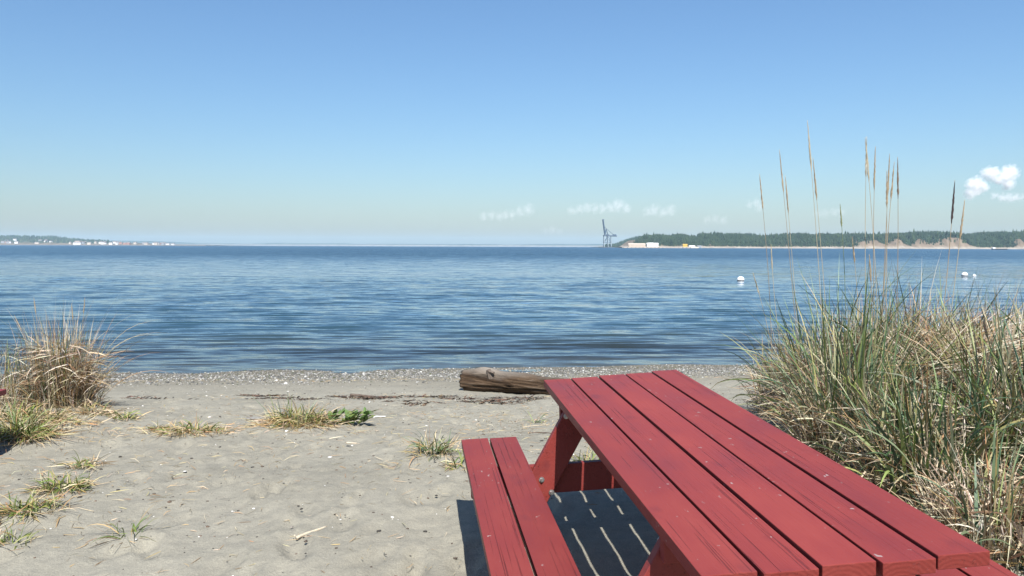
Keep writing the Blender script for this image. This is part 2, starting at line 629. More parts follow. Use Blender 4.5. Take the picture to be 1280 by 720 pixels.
def make_table():
    root = empty('picnic_table')
    me_top = plank_mesh('plank', PW, TL, PT)
    fars = [-0.030, -0.012, 0.0, 0.018, 0.042]
    nears = [0.006, -0.004, 0.003, -0.006, 0.004]
    for i, x in enumerate(plank_x):
        o = link('top_plank', me_top, M_paint, root)
        o.location = (x, nears[i], TH + (0.0, -0.002, 0.001, -0.001, 0.001)[i])
        o.scale = (1, (TL + fars[i] - nears[i]) / TL, 1)
    for sx in (-1, 1):
        for k in range(2):
            o = link('bench_plank', me_top, M_paint, root)
            x0 = 0.527 + k * (PW + 0.011)
            o.location = (x0 if sx > 0 else -x0 - PW, 0.004 * k, 0.446 + 0.001 * k)
    # legs, beams and cleats at both ends
    for e, (yl, yb) in enumerate(((1.935, 1.976), (0.402, 0.361))):
        for sx in (-1, 1):
            bm = bmesh.new()
            sl_ = 0.58
            z0, z1 = -0.035, TH - PT - 0.001
            xl = lambda z: -0.388 + sl_ * (z - 0.594)
            pts = [(xl(z0), z0), (xl(z0) + 0.158, z0), (xl(z1) + 0.158, z1), (xl(z1), z1)]
            vs0 = [bm.verts.new((p[0] * -sx, yl, p[1])) for p in pts]
            vs1 = [bm.verts.new((p[0] * -sx, yl + PT, p[1])) for p in pts]
            bm.faces.new(vs0)
            bm.faces.new(vs1[::-1])
            for i in range(4):
                j = (i + 1) % 4
                bm.faces.new((vs0[j], vs0[i], vs1[i], vs1[j]))
            bmesh.ops.recalc_face_normals(bm, faces=bm.faces)
            bmesh.ops.bevel(bm, geom=list(bm.edges), offset=0.003, segments=1, affect='EDGES')
            lg = link('leg', bm_mesh('leg', bm), M_paint_frame, root)
            face = yl if e == 0 else yl + PT
            sg = -1 if e == 0 else 1
            for bx_, bz_ in ((-0.462, 0.352), (-0.416, 0.286), (-0.335, 0.655), (-0.27, 0.64)):
                for fy, sgn in ((yl, -1), (yl + PT, 1)):
                    if sgn != sg:
                        continue
                    bb = bmesh.new()
                    add_bar(bb, (bx_ * -sx, fy, bz_), (bx_ * -sx, fy + sgn * 0.004, bz_), 0.0135, 0.0135, 14)
                    add_bar(bb, (bx_ * -sx, fy + sgn * 0.0041, bz_), (bx_ * -sx, fy + sgn * 0.013, bz_), 0.0095, 0.007, 8)
                    link('bolt', bm_mesh('bolt', bb), M_steel, lg)
        bm = bmesh.new()
        add_box(bm, (-0.80, yb, 0.446 - PT - 0.142), (0.80, yb + PT, 0.446 - PT - 0.001), 0.004)
        link('bench_beam', bm_mesh('beam', bm), M_paint_frame, root)
        bm = bmesh.new()
        add_box(bm, (-0.355, yb, TH - PT - 0.092), (0.355, yb + PT, TH - PT - 0.003), 0.004)
        link('top_cleat', bm_mesh('cleat', bm), M_paint_frame, root)
    return root


def copy_tree(o, parent=None):
    c = o.copy()
    C.objects.link(c)
    c.parent = parent
    for ch in list(o.children):
        copy_tree(ch, c)
    return c


table = make_table()
tag(table, 'large red-painted wooden picnic table with attached benches in the right foreground', 'picnic table', 'red picnic tables')
TM = Matrix.Translation((T_AX[0], T_AX[1], 0)) @ Matrix.Rotation(T_YAW, 4, 'Z') @ Matrix.Rotation(T_PIT, 4, 'X') @ Matrix.Rotation(-T_ROL, 4, 'Y')
table.matrix_world = TM
table2 = copy_tree(table)
tag(table2, 'dark red picnic table cut off by the left photo edge, only a bench corner showing', 'picnic table', 'red picnic tables')
table2.matrix_world = Matrix.Translation((-4.16, 3.20, 0.03)) @ Matrix.Rotation(R(6), 4, 'Z') @ Matrix.Rotation(0.008, 4, 'X')
TMI = np.array(TM.inverted())


def hits_table(Pw):
    """Pw (n,k,3) -> bool (n,) true when a blade passes through the table"""
    q = Pw @ TMI[:3, :3].T + TMI[:3, 3]
    ax = np.abs(q[..., 0])
    iny = (q[..., 1] > -0.04) & (q[..., 1] < TL + 0.07)
    return (iny & (((ax < 0.41) & (q[..., 2] < 0.80)) | ((ax < 0.86) & (q[..., 2] < 0.50)))).any(axis=1)


# ------------------------------------------------------------------ grass
DRY = np.array([[0.50, 0.40, 0.25], [0.40, 0.30, 0.175], [0.60, 0.51, 0.35], [0.30, 0.195, 0.105], [0.68, 0.61, 0.47], [0.22, 0.12, 0.065], [0.40, 0.25, 0.115], [0.58, 0.49, 0.34], [0.64, 0.56, 0.41]])
GREEN = np.array([[0.140, 0.205, 0.055], [0.095, 0.165, 0.075], [0.190, 0.250, 0.065], [0.070, 0.125, 0.065], [0.25, 0.30, 0.095], [0.135, 0.205, 0.110], [0.050, 0.090, 0.040], [0.20, 0.26, 0.140]])
LIME = np.array([[0.20, 0.25, 0.05], [0.15, 0.21, 0.042], [0.26, 0.28, 0.075], [0.11, 0.16, 0.04]])
STRAW = np.array([[0.50, 0.37, 0.18], [0.54, 0.43, 0.25], [0.45, 0.27, 0.115], [0.58, 0.49, 0.32]])
WRACK = np.array([[0.10, 0.075, 0.050], [0.07, 0.055, 0.042], [0.12, 0.062, 0.040], [0.09, 0.075, 0.055], [0.045, 0.04, 0.035], [0.16, 0.095, 0.062]])


def blade_arrays(base, head, e0, bend, length, width, cols, seg=6, power=1.4, twist=None, tipcol=None, wav=0.0, kink=False):
    n = len(base)
    t = np.linspace(0, 1, seg + 1)
    el = e0[:, None] - bend[:, None] * t[None, :] ** power
    if kink:
        tk = rng.uniform(0.3, 0.85, (n, 1))
        el = e0[:, None] - bend[:, None] * np.clip((t[None, :] - tk) / 0.12, 0, 1) - 0.15 * t[None, :]
    hd = head[:, None] + wav * rng.normal(0, 1, (n, 1)) * t[None, :]
    step = (length / seg)[:, None]
    dx = np.cos(el) * np.cos(hd) * step
    dy = np.cos(el) * np.sin(hd) * step
    dz = np.sin(el) * step
    P = np.zeros((n, seg + 1, 3))
    P[:, 0] = base
    P[:, 1:, 0] = base[:, 0:1] + np.cumsum(dx[:, :-1], 1)
    P[:, 1:, 1] = base[:, 1:2] + np.cumsum(dy[:, :-1], 1)
    P[:, 1:, 2] = base[:, 2:3] + np.cumsum(dz[:, :-1], 1)
    tw = rng.uniform(-1.2, 1.2, n) if twist is None else twist
    side = np.stack([-np.sin(head) * np.cos(tw), np.cos(head) * np.cos(tw), np.sin(tw)], 1)
    prof = np.clip(np.minimum(0.55 + 2.2 * t, 1.0) * (1 - t ** 3.0) + 0.06, 0.06, 1)
    W = width[:, None, None] * prof[None, :, None] * side[:, None, :] * 0.5
    A, B = P - W, P + W
    V = np.stack([A, B], 2)                     # n, seg+1, 2, 3
    cc = np.repeat(cols[:, None, :], seg + 1, 1)
    if tipcol is not None:
        mx = (t[None, :, None] ** 2) * tipcol[1][:, None, None]
        cc = cc * (1 - mx) + tipcol[0][:, None, :] * mx
    cc = np.repeat(cc[:, :, None, :], 2, 2)
    return P, V, cc


def blades_to_mesh(name, sets):
    Vs, Fs, Cs, off = [], [], [], 0
    for P, V, cc in sets:
        n, s1 = V.shape[0], V.shape[1]
        if n == 0:
            continue
        idx = np.arange(n * s1 * 2).reshape(n, s1, 2) + off
        f = np.stack([idx[:, :-1, 0], idx[:, :-1, 1], idx[:, 1:, 1], idx[:, 1:, 0]], -1).reshape(-1, 4)
        Vs.append(V.reshape(-1, 3))
        Cs.append(cc.reshape(-1, 3))
        Fs.append(f)
        off += n * s1 * 2
    return np_mesh(name, np.vstack(Vs), np.vstack(Fs), np.vstack(Cs), smooth=True)


def pick(pal, n, jit=0.16):
    c = pal[rng.integers(0, len(pal), n)] * 0.74
    return np.clip(c * rng.normal(1, jit, (n, 1)) * rng.normal(1, 0.05, (n, 3)), 0.01, 0.8)


def tuft_set(n, cx, cy, r, pal, length, e0, bend, width, seg=6, ry=None, head=None, z0=0.0, zspread=0.0, sink=0.015, outward=0.6, tip=None, wav=0.1, power=1.4, kink=False):
    """random blades of one kind rooted on the ground in an ellipse"""
    ry = r if ry is None else ry
    a = rng.uniform(0, 2 * math.pi, n)
    q = np.sqrt(rng.uniform(0, 1, n))
    bx_ = cx + r * q * np.cos(a)
    by_ = cy + ry * q * np.sin(a)
    bz_ = ground(bx_, by_) - sink + z0 + rng.uniform(0, 1, n) * zspread
    hd = rng.uniform(0, 2 * math.pi, n)
    if head is not None:
        hd = rng.normal(head[0], head[1], n)
    else:
        k = rng.uniform(0, 1, n) < outward
        hd[k] = a[k] + rng.normal(0, 0.6, k.sum())
    L = rng.uniform(length[0], length[1], n) * (1 - 0.25 * q)
    E0 = np.radians(rng.normal(e0[0], e0[1], n))
    E0 = np.clip(E0, R(-5), R(89))
    BD = np.radians(np.abs(rng.normal(bend[0], bend[1], n)))
    Wd = rng.uniform(width[0], width[1], n)
    cols = pick(pal, n)
    tc = None
    if tip is not None:
        tc = (pick(tip[0], n), (rng.uniform(0, 1, n) < tip[1]).astype(float))
    P, V, cc = blade_arrays(np.stack([bx_, by_, bz_], 1), hd, E0, BD, L, Wd, cols, seg, power, None, tc, wav, kink)
    g = ground(P[..., 0], P[..., 1], False) - 0.0
    dz = np.maximum(0, g + 0.004 - P[..., 2])
    dz[:, 0] = 0
    P[..., 2] += dz
    V[..., 2] += dz[..., None]
    keep = ~hits_table(P)
    return P[keep], V[keep], cc[keep]


def clump(name, label, cx, cy, parts, cat='grass', group=None):
    root = empty(name, (cx, cy, gz(cx, cy)))
    tag(root, label, cat, group)
    inv = Vector((cx, cy, gz(cx, cy)))
    for pn, sets in parts:
        sets = [s for s in sets if len(s[1])]
        if not sets:
            continue
        me = blades_to_mesh(pn, sets)
        o = link(pn, me, M_blade, root)
        me.transform(Matrix.Translation(-inv))
        o['kind'] = 'stuff'
    return root


RG = 'dune grass clumps behind the picnic table'
right = [
    # cx, cy, r, ry, ndry, ngreen, dry len, green len, label
    (2.58, 7.45, 0.26, 0.28, 480, 150, (0.4, 0.8), (0.7, 1.2), 'sparse dune grass clump at the left end of the big grass bank by the table'),
    (2.66, 6.55, 0.38, 0.40, 1500, 390, (0.6, 1.1), (1.0, 1.65), 'tall dune grass clump with the highest pale seed stalk, beyond the table corner'),
    (3.25, 6.35, 0.60, 0.45, 2600, 260, (0.7, 1.25), (0.9, 1.55), 'dense straw-coloured dune grass mound with a sheaf of tan seed stalks'),
    (2.36, 5.45, 0.34, 0.40, 1350, 430, (0.5, 0.9), (0.9, 1.5), 'green and straw dune grass clump leaning right over the table edge'),
    (3.35, 5.35, 0.55, 0.45, 2600, 300, (0.6, 1.15), (0.7, 1.2), 'brown matted dune grass mound with one dark seed spike'),
    (2.42, 4.55, 0.34, 0.38, 1000, 430, (0.35, 0.75), (0.6, 1.05), 'broad-bladed green dune grass clump against the right side of the table'),
    (3.05, 4.55, 0.42, 0.40, 1700, 440, (0.45, 0.85), (0.9, 1.4), 'blue-green dune grass clump at the right photo edge'),
    (2.28, 3.72, 0.26, 0.36, 1000, 160, (0.25, 0.55), (0.35, 0.7), 'low dry grass clump at the near right corner of the table'),
    (2.95, 3.80, 0.36, 0.36, 1100, 170, (0.3, 0.6), (0.4, 0.8), 'low straw grass clump in the bottom right corner'),
    (4.15, 6.40, 0.60, 0.50, 1700, 240, (0.6, 1.05), (0.7, 1.15), 'dune grass clump farthest right behind the brown mound'),
    (4.30, 5.20, 0.60, 0.50, 1500, 240, (0.6, 1.0), (0.7, 1.1), 'dune grass clump just past the right photo edge'),
]
right_roots = []
for i, (cx, cy, r, ry, nd_, ng, dl, gl_, lab) in enumerate(right):
    up = 8 if i in (0, 1, 3) else 0
    dry = [tuft_set(int(nd_ * 0.20), cx, cy, r, DRY, dl, (66 + up, 15), (75 - 3 * up, 40), (0.005, 0.012), 7, ry, sink=0.03, wav=0.4),
           tuft_set(int(nd_ * 0.30), cx, cy, r, DRY, dl, (70 + up, 14), (85, 40), (0.005, 0.012), 9, ry, sink=0.03, wav=0.3, kink=True),
           tuft_set(int(nd_ * 0.30), cx, cy, r * 1.1, DRY, (dl[0] * 0.4, dl[1] * 0.6), (22, 28), (14, 14), (0.005, 0.012), 4, ry * 1.05, z0=0.03, zspread=0.40 * dl[1], sink=0, wav=0.2),
           tuft_set(int(nd_ * 0.30), cx, cy, r * 1.25, DRY[[0, 1, 3, 5, 6, 2]] * 0.85, (0.12, 0.38), (25, 22), (20, 20), (0.006, 0.013), 3, ry * 1.25, zspread=0.12, sink=0.0, wav=0.4),
           tuft_set(int(nd_ * 0.12), cx, cy, r * 0.9, DRY, (dl[0], dl[1] * 1.15), (80, 8), (25, 20), (0.003, 0.007), 7, ry)]
    grn = [tuft_set(int(ng * 0.40), cx, cy, r * 0.85, GREEN, gl_, (79, 8), (34, 24), (0.008, 0.017), 8, ry * 0.85, tip=(STRAW, 0.30)),
           tuft_set(int(ng * 0.22), cx, cy, r, GREEN, (gl_[0] * 0.6, gl_[1] * 0.85), (66, 14), (95, 35), (0.009, 0.019), 9, ry, tip=(STRAW, 0.35))]
    if i in (5, 6):
        grn.append(tuft_set(150, cx - 0.05, cy - 0.12, r, GREEN, (0.5, 0.95), (74, 10), (60, 35), (0.012, 0.021), 9, ry, tip=(STRAW, 0.25)))
    if i in (1, 3, 4, 6):
        grn.append(tuft_set(int(ng * 0.22), cx, cy, r * 0.8, GREEN, (gl_[0], gl_[1] * 1.05), (62, 9), (38, 18), (0.007, 0.013), 9, ry * 0.8, head=(0.25, 0.6), tip=(STRAW, 0.4)))
    if i in (2, 4):
        dry.append(tuft_set(900, cx - 0.1, cy - 0.1, r * 1.0, DRY, (0.5, 0.9), (12, 12), (30, 18), (0.005, 0.011), 6, ry * 0.9, head=(0.05, 0.35), z0=0.28, zspread=0.30, sink=0))
    right_roots.append(clump('dune_grass', lab, cx, cy, [('dry_blades', dry), ('green_blades', grn)], 'dune grass', RG))


def stalk(root, base, top, bend, col, headcol, rad=0.0032, head=0.30, hr=0.0065):
    """one culm with its spike: stem a tapered tube, seed_head a rough spindle"""
    b, t_ = Vector(base), Vector(top)
    o0 = root.location
    n = 12
    pts = []
    side = Vector((1, 0.2, 0)) * bend
    for i in range(n + 1):
        s = i / n
        pts.append(b.lerp(t_, s) + side * (math.sin(s * math.pi) * 0.5))

    def tube(bm, P, rad_f, seg=5, jit=0.0):
        rings = []
        for k, p in enumerate(P):
            d = (P[min(k + 1, len(P) - 1)] - P[max(k - 1, 0)]).normalized()
            q = d.to_track_quat('Z', 'Y')
            rr = rad_f(k / (len(P) - 1))
            rings.append([bm.verts.new(p - o0 + q @ Vector((math.cos(6.283 * j / seg), math.sin(6.283 * j / seg), 0)) * rr * (1 + random.uniform(-jit, jit))) for j in range(seg)])
        for k in range(len(rings) - 1):
            for j in range(seg):
                bm.faces.new((rings[k][j], rings[k][(j + 1) % seg], rings[k + 1][(j + 1) % seg], rings[k + 1][j]))
        bm.faces.new(rings[-1])

    def setcol(me, c):
        a = me.color_attributes.new('Col', 'FLOAT_COLOR', 'POINT')
        for dd in a.data:
            f = random.uniform(0.8, 1.2)
            dd.color = (c[0] * f, c[1] * f, c[2] * f, 1)
    bm = bmesh.new()
    tube(bm, pts, lambda s: rad * (1 - 0.55 * s))
    me = bm_mesh('seed_stalk', bm, True)
    setcol(me, col)
    st = link('seed_stalk', me, M_blade, root)
    # spike
    total = (t_ - b).length
    s0 = 1 - head / total
    hp = []
    for i in range(19):
        s = s0 + (1 - s0) * i / 18
        hp.append(b.lerp(t_, s) + side * (math.sin(s * math.pi) * 0.5))
    bm = bmesh.new()
    tube(bm, hp, lambda s: 0.0012 + hr * min(1, 6 * s) * (1 - s ** 4) * (1 - 0.35 * s), 6, 0.35)
    me = bm_mesh('seed_head', bm, False)
    setcol(me, headcol)
    link('seed_head', me, M_blade, st)


PALE, TAN, BRN, DK = (0.39, 0.3354, 0.234), (0.312, 0.2418, 0.156), (0.1716, 0.117, 0.078), (0.0585, 0.03744, 0.03276)


def at_px(px, py, d):
    """point d metres down the beach seen in that direction from the camera (used only to size the tall stalks)"""
    return ((px - 640) / 1000 * d, d, 1.521 + (308 + (px - 640) * 0.0035 - py) / 1000 * d)


#  clump, base offset, top px, distance, stem colour, head colour, head length
stalks = [
    (0, (-0.16, -0.10), (947, 218), 7.35, TAN, TAN, 0.34), (0, (0.17, 0.05), (971, 188), 7.50, TAN, TAN, 0.42), (0, (0.14, -0.05), (979, 220), 7.4, PALE, TAN, 0.36),
    (0, (0.10, 0.1), (963, 305), 7.55, PALE, PALE, 0.26), (0, (-0.05, 0.0), (941, 340), 7.45, PALE, PALE, 0.22),
    (1, (-0.05, 0.0), (1005, 152), 6.55, PALE, PALE, 0.42), (1, (0.02, 0.05), (1013, 198), 6.60, PALE, TAN, 0.36), (1, (0.1, 0.1), (1048, 255), 6.6, (0.16, 0.20, 0.09), (0.22, 0.24, 0.12), 0.2),
    (2, (-0.35, -0.1), (1077, 173), 6.25, PALE, PALE, 0.36), (2, (-0.38, 0.0), (1079, 172), 6.35, PALE, PALE, 0.33), (2, (-0.28, 0.05), (1090, 184), 6.40, TAN, TAN, 0.36),
    (2, (-0.30, -0.05), (1105, 214), 6.30, PALE, TAN, 0.30), (2, (-0.27, 0.1), (1108, 193), 6.45, TAN, TAN, 0.36), (2, (-0.33, 0.0), (1114, 203), 6.35, TAN, TAN, 0.32),
    (2, (-0.20, 0.02), (1118, 197), 6.37, TAN, BRN, 0.34),
    (4, (-0.48, 0.1), (1190, 226), 5.45, TAN, DK, 0.30), (4, (-0.42, 0.12), (1203, 250), 5.47, PALE, TAN, 0.28), (4, (0.1, 0.0), (1231, 400), 5.3, TAN, DK, 0.14),
    (3, (0.1, 0.2), (1056, 335), 5.6, TAN, BRN, 0.20), (3, (0.0, 0.1), (1018, 350), 5.6, PALE, TAN, 0.20), (3, (0.12, 0.1), (1086, 318), 5.5, TAN, TAN, 0.2), (1, (0.2, 0.0), (1064, 296), 6.5, PALE, TAN, 0.22),
    (2, (-0.15, 0.0), (1133, 300), 6.3, PALE, TAN, 0.2), (1, (-0.2, -0.1), (990, 330), 6.5, TAN, TAN, 0.2), (6, (-0.2, 0.1), (1262, 330), 4.7, TAN, TAN, 0.2),
]
for ci, (ox, oy), (px, py), d, c1, c2, hl in stalks[:18] + stalks[20:22]:
    cx, cy = right[ci][0] + ox, right[ci][1] + oy
    stalk(right_roots[ci], (cx, cy, gz(cx, cy) - 0.02), at_px(px, py, d), random.uniform(-0.10, 0.10), c1, c2, 0.0036, hl, 0.0058)

# ---- left clump
lx, ly = -4.32, 7.65
dry = [tuft_set(420, lx, ly, 0.26, DRY, (0.35, 0.8), (79, 8), (70, 45), (0.005, 0.012), 7, 0.22, sink=0.03),
       tuft_set(420, lx + 0.05, ly - 0.08, 0.34, DRY, (0.15, 0.42), (-2, 28), (35, 25), (0.005, 0.011), 4, 0.25, z0=0.18, zspread=0.42, sink=0),
       tuft_set(300, lx, ly, 0.33, DRY, (0.2, 0.5), (55, 25), (60, 30), (0.005, 0.010), 5, 0.30),
       tuft_set(380, lx - 0.02, ly, 0.30, DRY, (0.65, 1.2), (84, 5), (16, 12), (0.004, 0.008), 7, 0.22),
       tuft_set(34, lx + 0.12, ly, 0.22, STRAW, (0.8, 1.35), (66, 12), (80, 30), (0.004, 0.007), 9, 0.2, head=(0.1, 0.6)),
       tuft_set(26, lx + 0.25, ly - 0.1, 0.2, STRAW, (0.5, 0.9), (48, 14), (35, 25), (0.004, 0.007), 6, 0.2, head=(0.1, 0.7), z0=0.1, zspread=0.4)]
grn = [tuft_set(120, lx - 0.1, ly, 0.32, GREEN, (0.7, 1.10), (82, 5), (22, 14), (0.008, 0.014), 8, 0.25, tip=(STRAW, 0.4))]
left_root = clump('dune_grass', 'tall straw-coloured grass clump at the left edge of the beach', lx, ly, [('dry_blades', dry), ('green_blades', grn)], 'dune grass')
for dx, (px, py) in ((-0.22, (41, 372)), (0.05, (105, 372)), (-0.1, (16, 395)), (0.1, (88, 380))):
    stalk(left_root, (lx + dx, ly, gz(lx + dx, ly) - 0.02), at_px(px, py, ly), 0.04, TAN, TAN, 0.0032, 0.16, 0.0045)
lx2, ly2 = -4.98, 7.5
clump('dune_grass', 'thin upright dry grass clump cut by the left photo edge', lx2, ly2,
      [('dry_blades', [tuft_set(300, lx2, ly2, 0.42, DRY, (0.4, 0.9), (80, 9), (35, 25), (0.003, 0.007), 7, 0.3), tuft_set(260, lx2, ly2, 0.45, DRY, (0.2, 0.5), (60, 20), (90, 30), (0.004, 0.008), 6, 0.35)]),
       ('green_blades', [tuft_set(70, lx2, ly2, 0.4, GREEN, (0.5, 0.95), (80, 7), (30, 16), (0.005, 0.010), 8, 0.3)])], 'dune grass')

# ---- small tufts on the sand:  x, y, r, n_green, n_dry, length, label
tufts = [
    (-1.80, 6.72, 0.28, 0.18, 380, 800, (0.13, 0.33), LIME, 'mixed green and orange-straw grass tuft in the middle of the sand'),
    (-0.52, 5.42, 0.12, 0.10, 110, 110, (0.14, 0.30), GREEN, 'small blue-green grass tuft just left of the bench end'),
    (-0.33, 5.18, 0.09, 0.07, 26, 30, (0.12, 0.22), LIME, 'sprawling yellow-green sprig touching the bench side'),
    (-2.55, 6.35, 0.30, 0.15, 130, 420, (0.06, 0.20), LIME, 'flat yellowish grass patch left of the middle tuft'),
    (-3.78, 7.15, 0.16, 0.12, 25, 200, (0.10, 0.30), LIME, 'small pale dry tuft at the right foot of the left grass clump'),
    (-3.42, 6.98, 0.10, 0.08, 50, 40, (0.10, 0.22), LIME, 'tiny green sprig in front of the pale dry tuft'),
    (-4.10, 6.62, 0.50, 0.22, 330, 700, (0.08, 0.25), LIME, 'low mat of green and straw grass in front of the left clump'),
    (-3.75, 6.02, 0.24, 0.18, 420, 420, (0.14, 0.36), LIME, 'bright lime-green grass tuft beside the red bench corner'),
    (-2.86, 5.28, 0.10, 0.06, 26, 60, (0.08, 0.22), LIME, 'thin sprig with curled blades on the left sand'),
    (-2.62, 4.62, 0.17, 0.11, 150, 130, (0.08, 0.20), LIME, 'flattened green grass tuft, upper one of two in the lower left'),
    (-2.58, 4.20, 0.18, 0.11, 120, 170, (0.08, 0.22), LIME, 'flattened green and straw tuft, lower one of two in the lower left'),
    (-1.90, 3.90, 0.08, 0.06, 24, 12, (0.14, 0.28), LIME, 'little green sprig with arching blades at the bottom left'),
    (-2.42, 3.80, 0.12, 0.07, 50, 40, (0.08, 0.18), LIME, 'sparse grass sprig in the bottom left corner'),
    (-2.95, 6.55, 0.10, 0.07, 26, 60, (0.06, 0.16), LIME, 'small yellowing sprig between the left clump and the flat patch'),
    (0.22, 7.3, 0.05, 0.05, 10, 6, (0.12, 0.3), GREEN, 'lone thin grass sprig on the sand in front of the log'),
    (0.34, 6.15, 0.06, 0.05, 30, 6, (0.04, 0.10), LIME, 'tiny green seedling beside the table leg'),
    (1.55, 8.2, 0.20, 0.14, 60, 90, (0.2, 0.6), GREEN, 'wispy grass tuft past the far corner of the tabletop'),
    (0.55, 5.3, 0.2, 0.13, 80, 60, (0.08, 0.2), LIME, 'low green tuft seen under the table between the legs'),
]
for (x, y, rx, ry, ng, nd_, ln, pal, lab) in tufts:
    parts = [('dry_blades', [tuft_set(int(nd_ * 0.5), x, y, rx * 1.25, STRAW, (ln[0], ln[1] * 1.1), (18, 16), (30, 25), (0.003, 0.008), 5, ry * 1.3, sink=0.004),
                             tuft_set(int(nd_ * 0.5), x, y, rx * 0.9, STRAW, ln, (50, 22), (95, 40), (0.003, 0.008), 6, ry)]),
             ('green_blades', [tuft_set(int(ng * 0.6), x, y, rx * 0.7, pal, ln, (58, 20), (95, 45), (0.005, 0.011), 7, ry * 0.7, tip=(STRAW, 0.3)),
                               tuft_set(int(ng * 0.4), x, y, rx, pal, (ln[0] * 0.6, ln[1] * 0.7), (35, 20), (70, 30), (0.004, 0.009), 5, ry)])]
    if lab.startswith('mixed green'):
        parts[1][1].append(tuft_set(14, x - 0.05, y, rx * 0.8, GREEN, (0.3, 0.5), (72, 12), (25, 15), (0.006, 0.010), 7, ry * 0.6))
    clump('grass_tuft', lab, x, y, parts, 'grass tuft', 'small tufts scattered over the sand')

# leafy broad-leaved plant beside the middle tuft
px_, py_ = -1.42, 6.80
plant = empty('leafy_plant', (px_, py_, gz(px_, py_)))
tag(plant, 'low leafy green plant with rows of small leaves beside the middle tuft', 'plant')
leaf_v = []
for k in range(9):
    u = (-0.5, -0.3, -0.12, 0, 0.1, 0.22, 0.34, 0.46, 0.6)[k]
    leaf_v.append((u, 0))
bm = bmesh.new()
vv = [bm.verts.new(p) for p in ((0, -0.006, 0), (0.02, -0.016, 0.004), (0.05, -0.014, 0.004), (0.075, 0, 0), (0.05, 0.014, 0.004), (0.02, 0.016, 0.004), (0, 0.006, 0), (0.035, 0, -0.002))]
for i in range(7):
    bm.faces.new((vv[i], vv[(i + 1) % 7], vv[7]))
leaf_me = bm_mesh('leaf', bm, True)
a = leaf_me.color_attributes.new('Col', 'FLOAT_COLOR', 'POINT')
for dd in a.data:
    dd.color = (0.09, 0.15, 0.04, 1)
leaf_me.materials.append(M_blade)
leaf_me2 = leaf_me.copy()
for dd in leaf_me2.color_attributes['Col'].data:
    dd.color = (0.145, 0.19, 0.052, 1)
for s in range(15):
    ax_ = random.uniform(-0.30, 0.02)
    hx = random.gauss(0.3, 0.7)
    el_ = R(random.uniform(25, 65))
    b0 = Vector((random.uniform(-0.20, 0.16), random.uniform(-0.10, 0.08), 0))
    for k in range(9):
        sp = 0.02 + 0.016 * k
        p = b0 + Vector((math.cos(hx) * math.cos(el_) * sp, math.sin(hx) * math.cos(el_) * sp, math.sin(el_) * sp * (1 - 0.03 * k)))
        o = link('leaf', leaf_me if random.random() < 0.6 else leaf_me2, None, plant)
        o.location = p
        o.rotation_euler = (random.gauss(0, 0.3), -R(random.uniform(10, 45)), hx + (1.0 if k % 2 else -1.0) + random.gauss(0, 0.2))
        sc = random.uniform(0.75, 1.2)
        o.scale = (sc, sc, sc)

# ------------------------------------------------------------------ driftwood log
def log_mat():
    m, t, b = mat('weathered_driftwood', 0.85, 0.2)
    oc = nd(t, 'TexCoord').outputs['Object']
    st = noise_node(t, mapping(t, oc, (1.6, 22, 22)), 1.0, 6, 0.65, 0.3)
    col = ramp(t, st.outputs[0], [(0.32, (0.01628, 0.01036, 0.00666)), (0.46, (0.04588, 0.02738, 0.0148)), (0.58, (0.0851, 0.05476, 0.03182)), (0.8, (0.1776, 0.1406, 0.1073))]).outputs[0]
    big = noise_node(t, mapping(t, oc, (1.3, 4, 4)), 1.0, 3)
    sepn = nd(t, 'SeparateXYZ')
    t.links.new(oc, sepn.inputs[0])
    hz = nd(t, 'MapRange')
    hz.inputs[1].default_value = 0.20
    hz.inputs[2].default_value = 0.33
    t.links.new(mathn(t, 'ADD', mathn(t, 'MULTIPLY_ADD', sepn.outputs[0], -0.060, sepn.outputs[2]), mathn(t, 'MULTIPLY', mathn(t, 'SUBTRACT', big.outputs[0], 0.5), 0.22)), hz.inputs[0])
    col = mixc(t, mathn(t, 'MULTIPLY', hz.outputs[0], 0.75), col, (0.2664, 0.2368, 0.1998))     # sun-bleached upper side
    t.links.new(col, b.inputs['Base Color'])
    t.links.new(bump(t, st.outputs[0], 1.0, 0.04), b.inputs['Normal'])
    return m


A0, A1 = Vector((-0.60, 10.85)), Vector((1.25, 9.25))
ld = (A1 - A0)
llen = ld.length
log_root = empty('driftwood_log', (A0.x, A0.y, gz(A0.x, A0.y)), math.atan2(ld.y, ld.x))
tag(log_root, 'weathered grey-brown driftwood log lying on the sand behind the table', 'log')
z_end = gz(A1.x, A1.y) - gz(A0.x, A0.y)
nr, nsg = 110, 72
V, Fc = [], []
for i in range(nr):
    s = i / (nr - 1)
    x = s * llen
    rad = 0.155 - 0.035 * s
    rad *= 1 + 0.05 * math.sin(s * 9 + 1)
    zc = z_end * s + rad * 0.76 + 0.02 * math.sin(s * 5)
    yc = 0.03 * math.sin(s * 4)
    for j in range(nsg):
        th = 2 * math.pi * j / nsg
        rr = rad * (1 + 0.16 * mnoise.noise(Vector((x * 1.3, math.cos(th) * 1.4, math.sin(th) * 1.4))) + 0.13 * mnoise.noise(Vector((x * 2.5, math.cos(th) * 6, math.sin(th) * 6))))
        ck = abs(mnoise.noise(Vector((x * 0.9, math.cos(th) * 4.5, math.sin(th) * 4.5 + 7))))
        rr -= 0.020 * max(0.0, 1 - ck / 0.10)
        rr += 0.05 * math.exp(-((x - 0.30) / 0.20) ** 2) * max(0, math.cos(th - 1.45)) ** 2
        xx = x + (0.05 * mnoise.noise(Vector((math.cos(th) * 3, math.sin(th) * 3, 2.0))) - 0.05 * math.sin(th) if i < 3 else 0) * (1 - i / 3)
        V.append((xx, yc + rr * math.cos(th), zc + rr * 0.95 * math.sin(th)))
for i in range(nr - 1):
    for j in range(nsg):
        k = (j + 1) % nsg
        Fc.append((i * nsg + j, (i + 1) * nsg + j, (i + 1) * nsg + k, i * nsg + k))
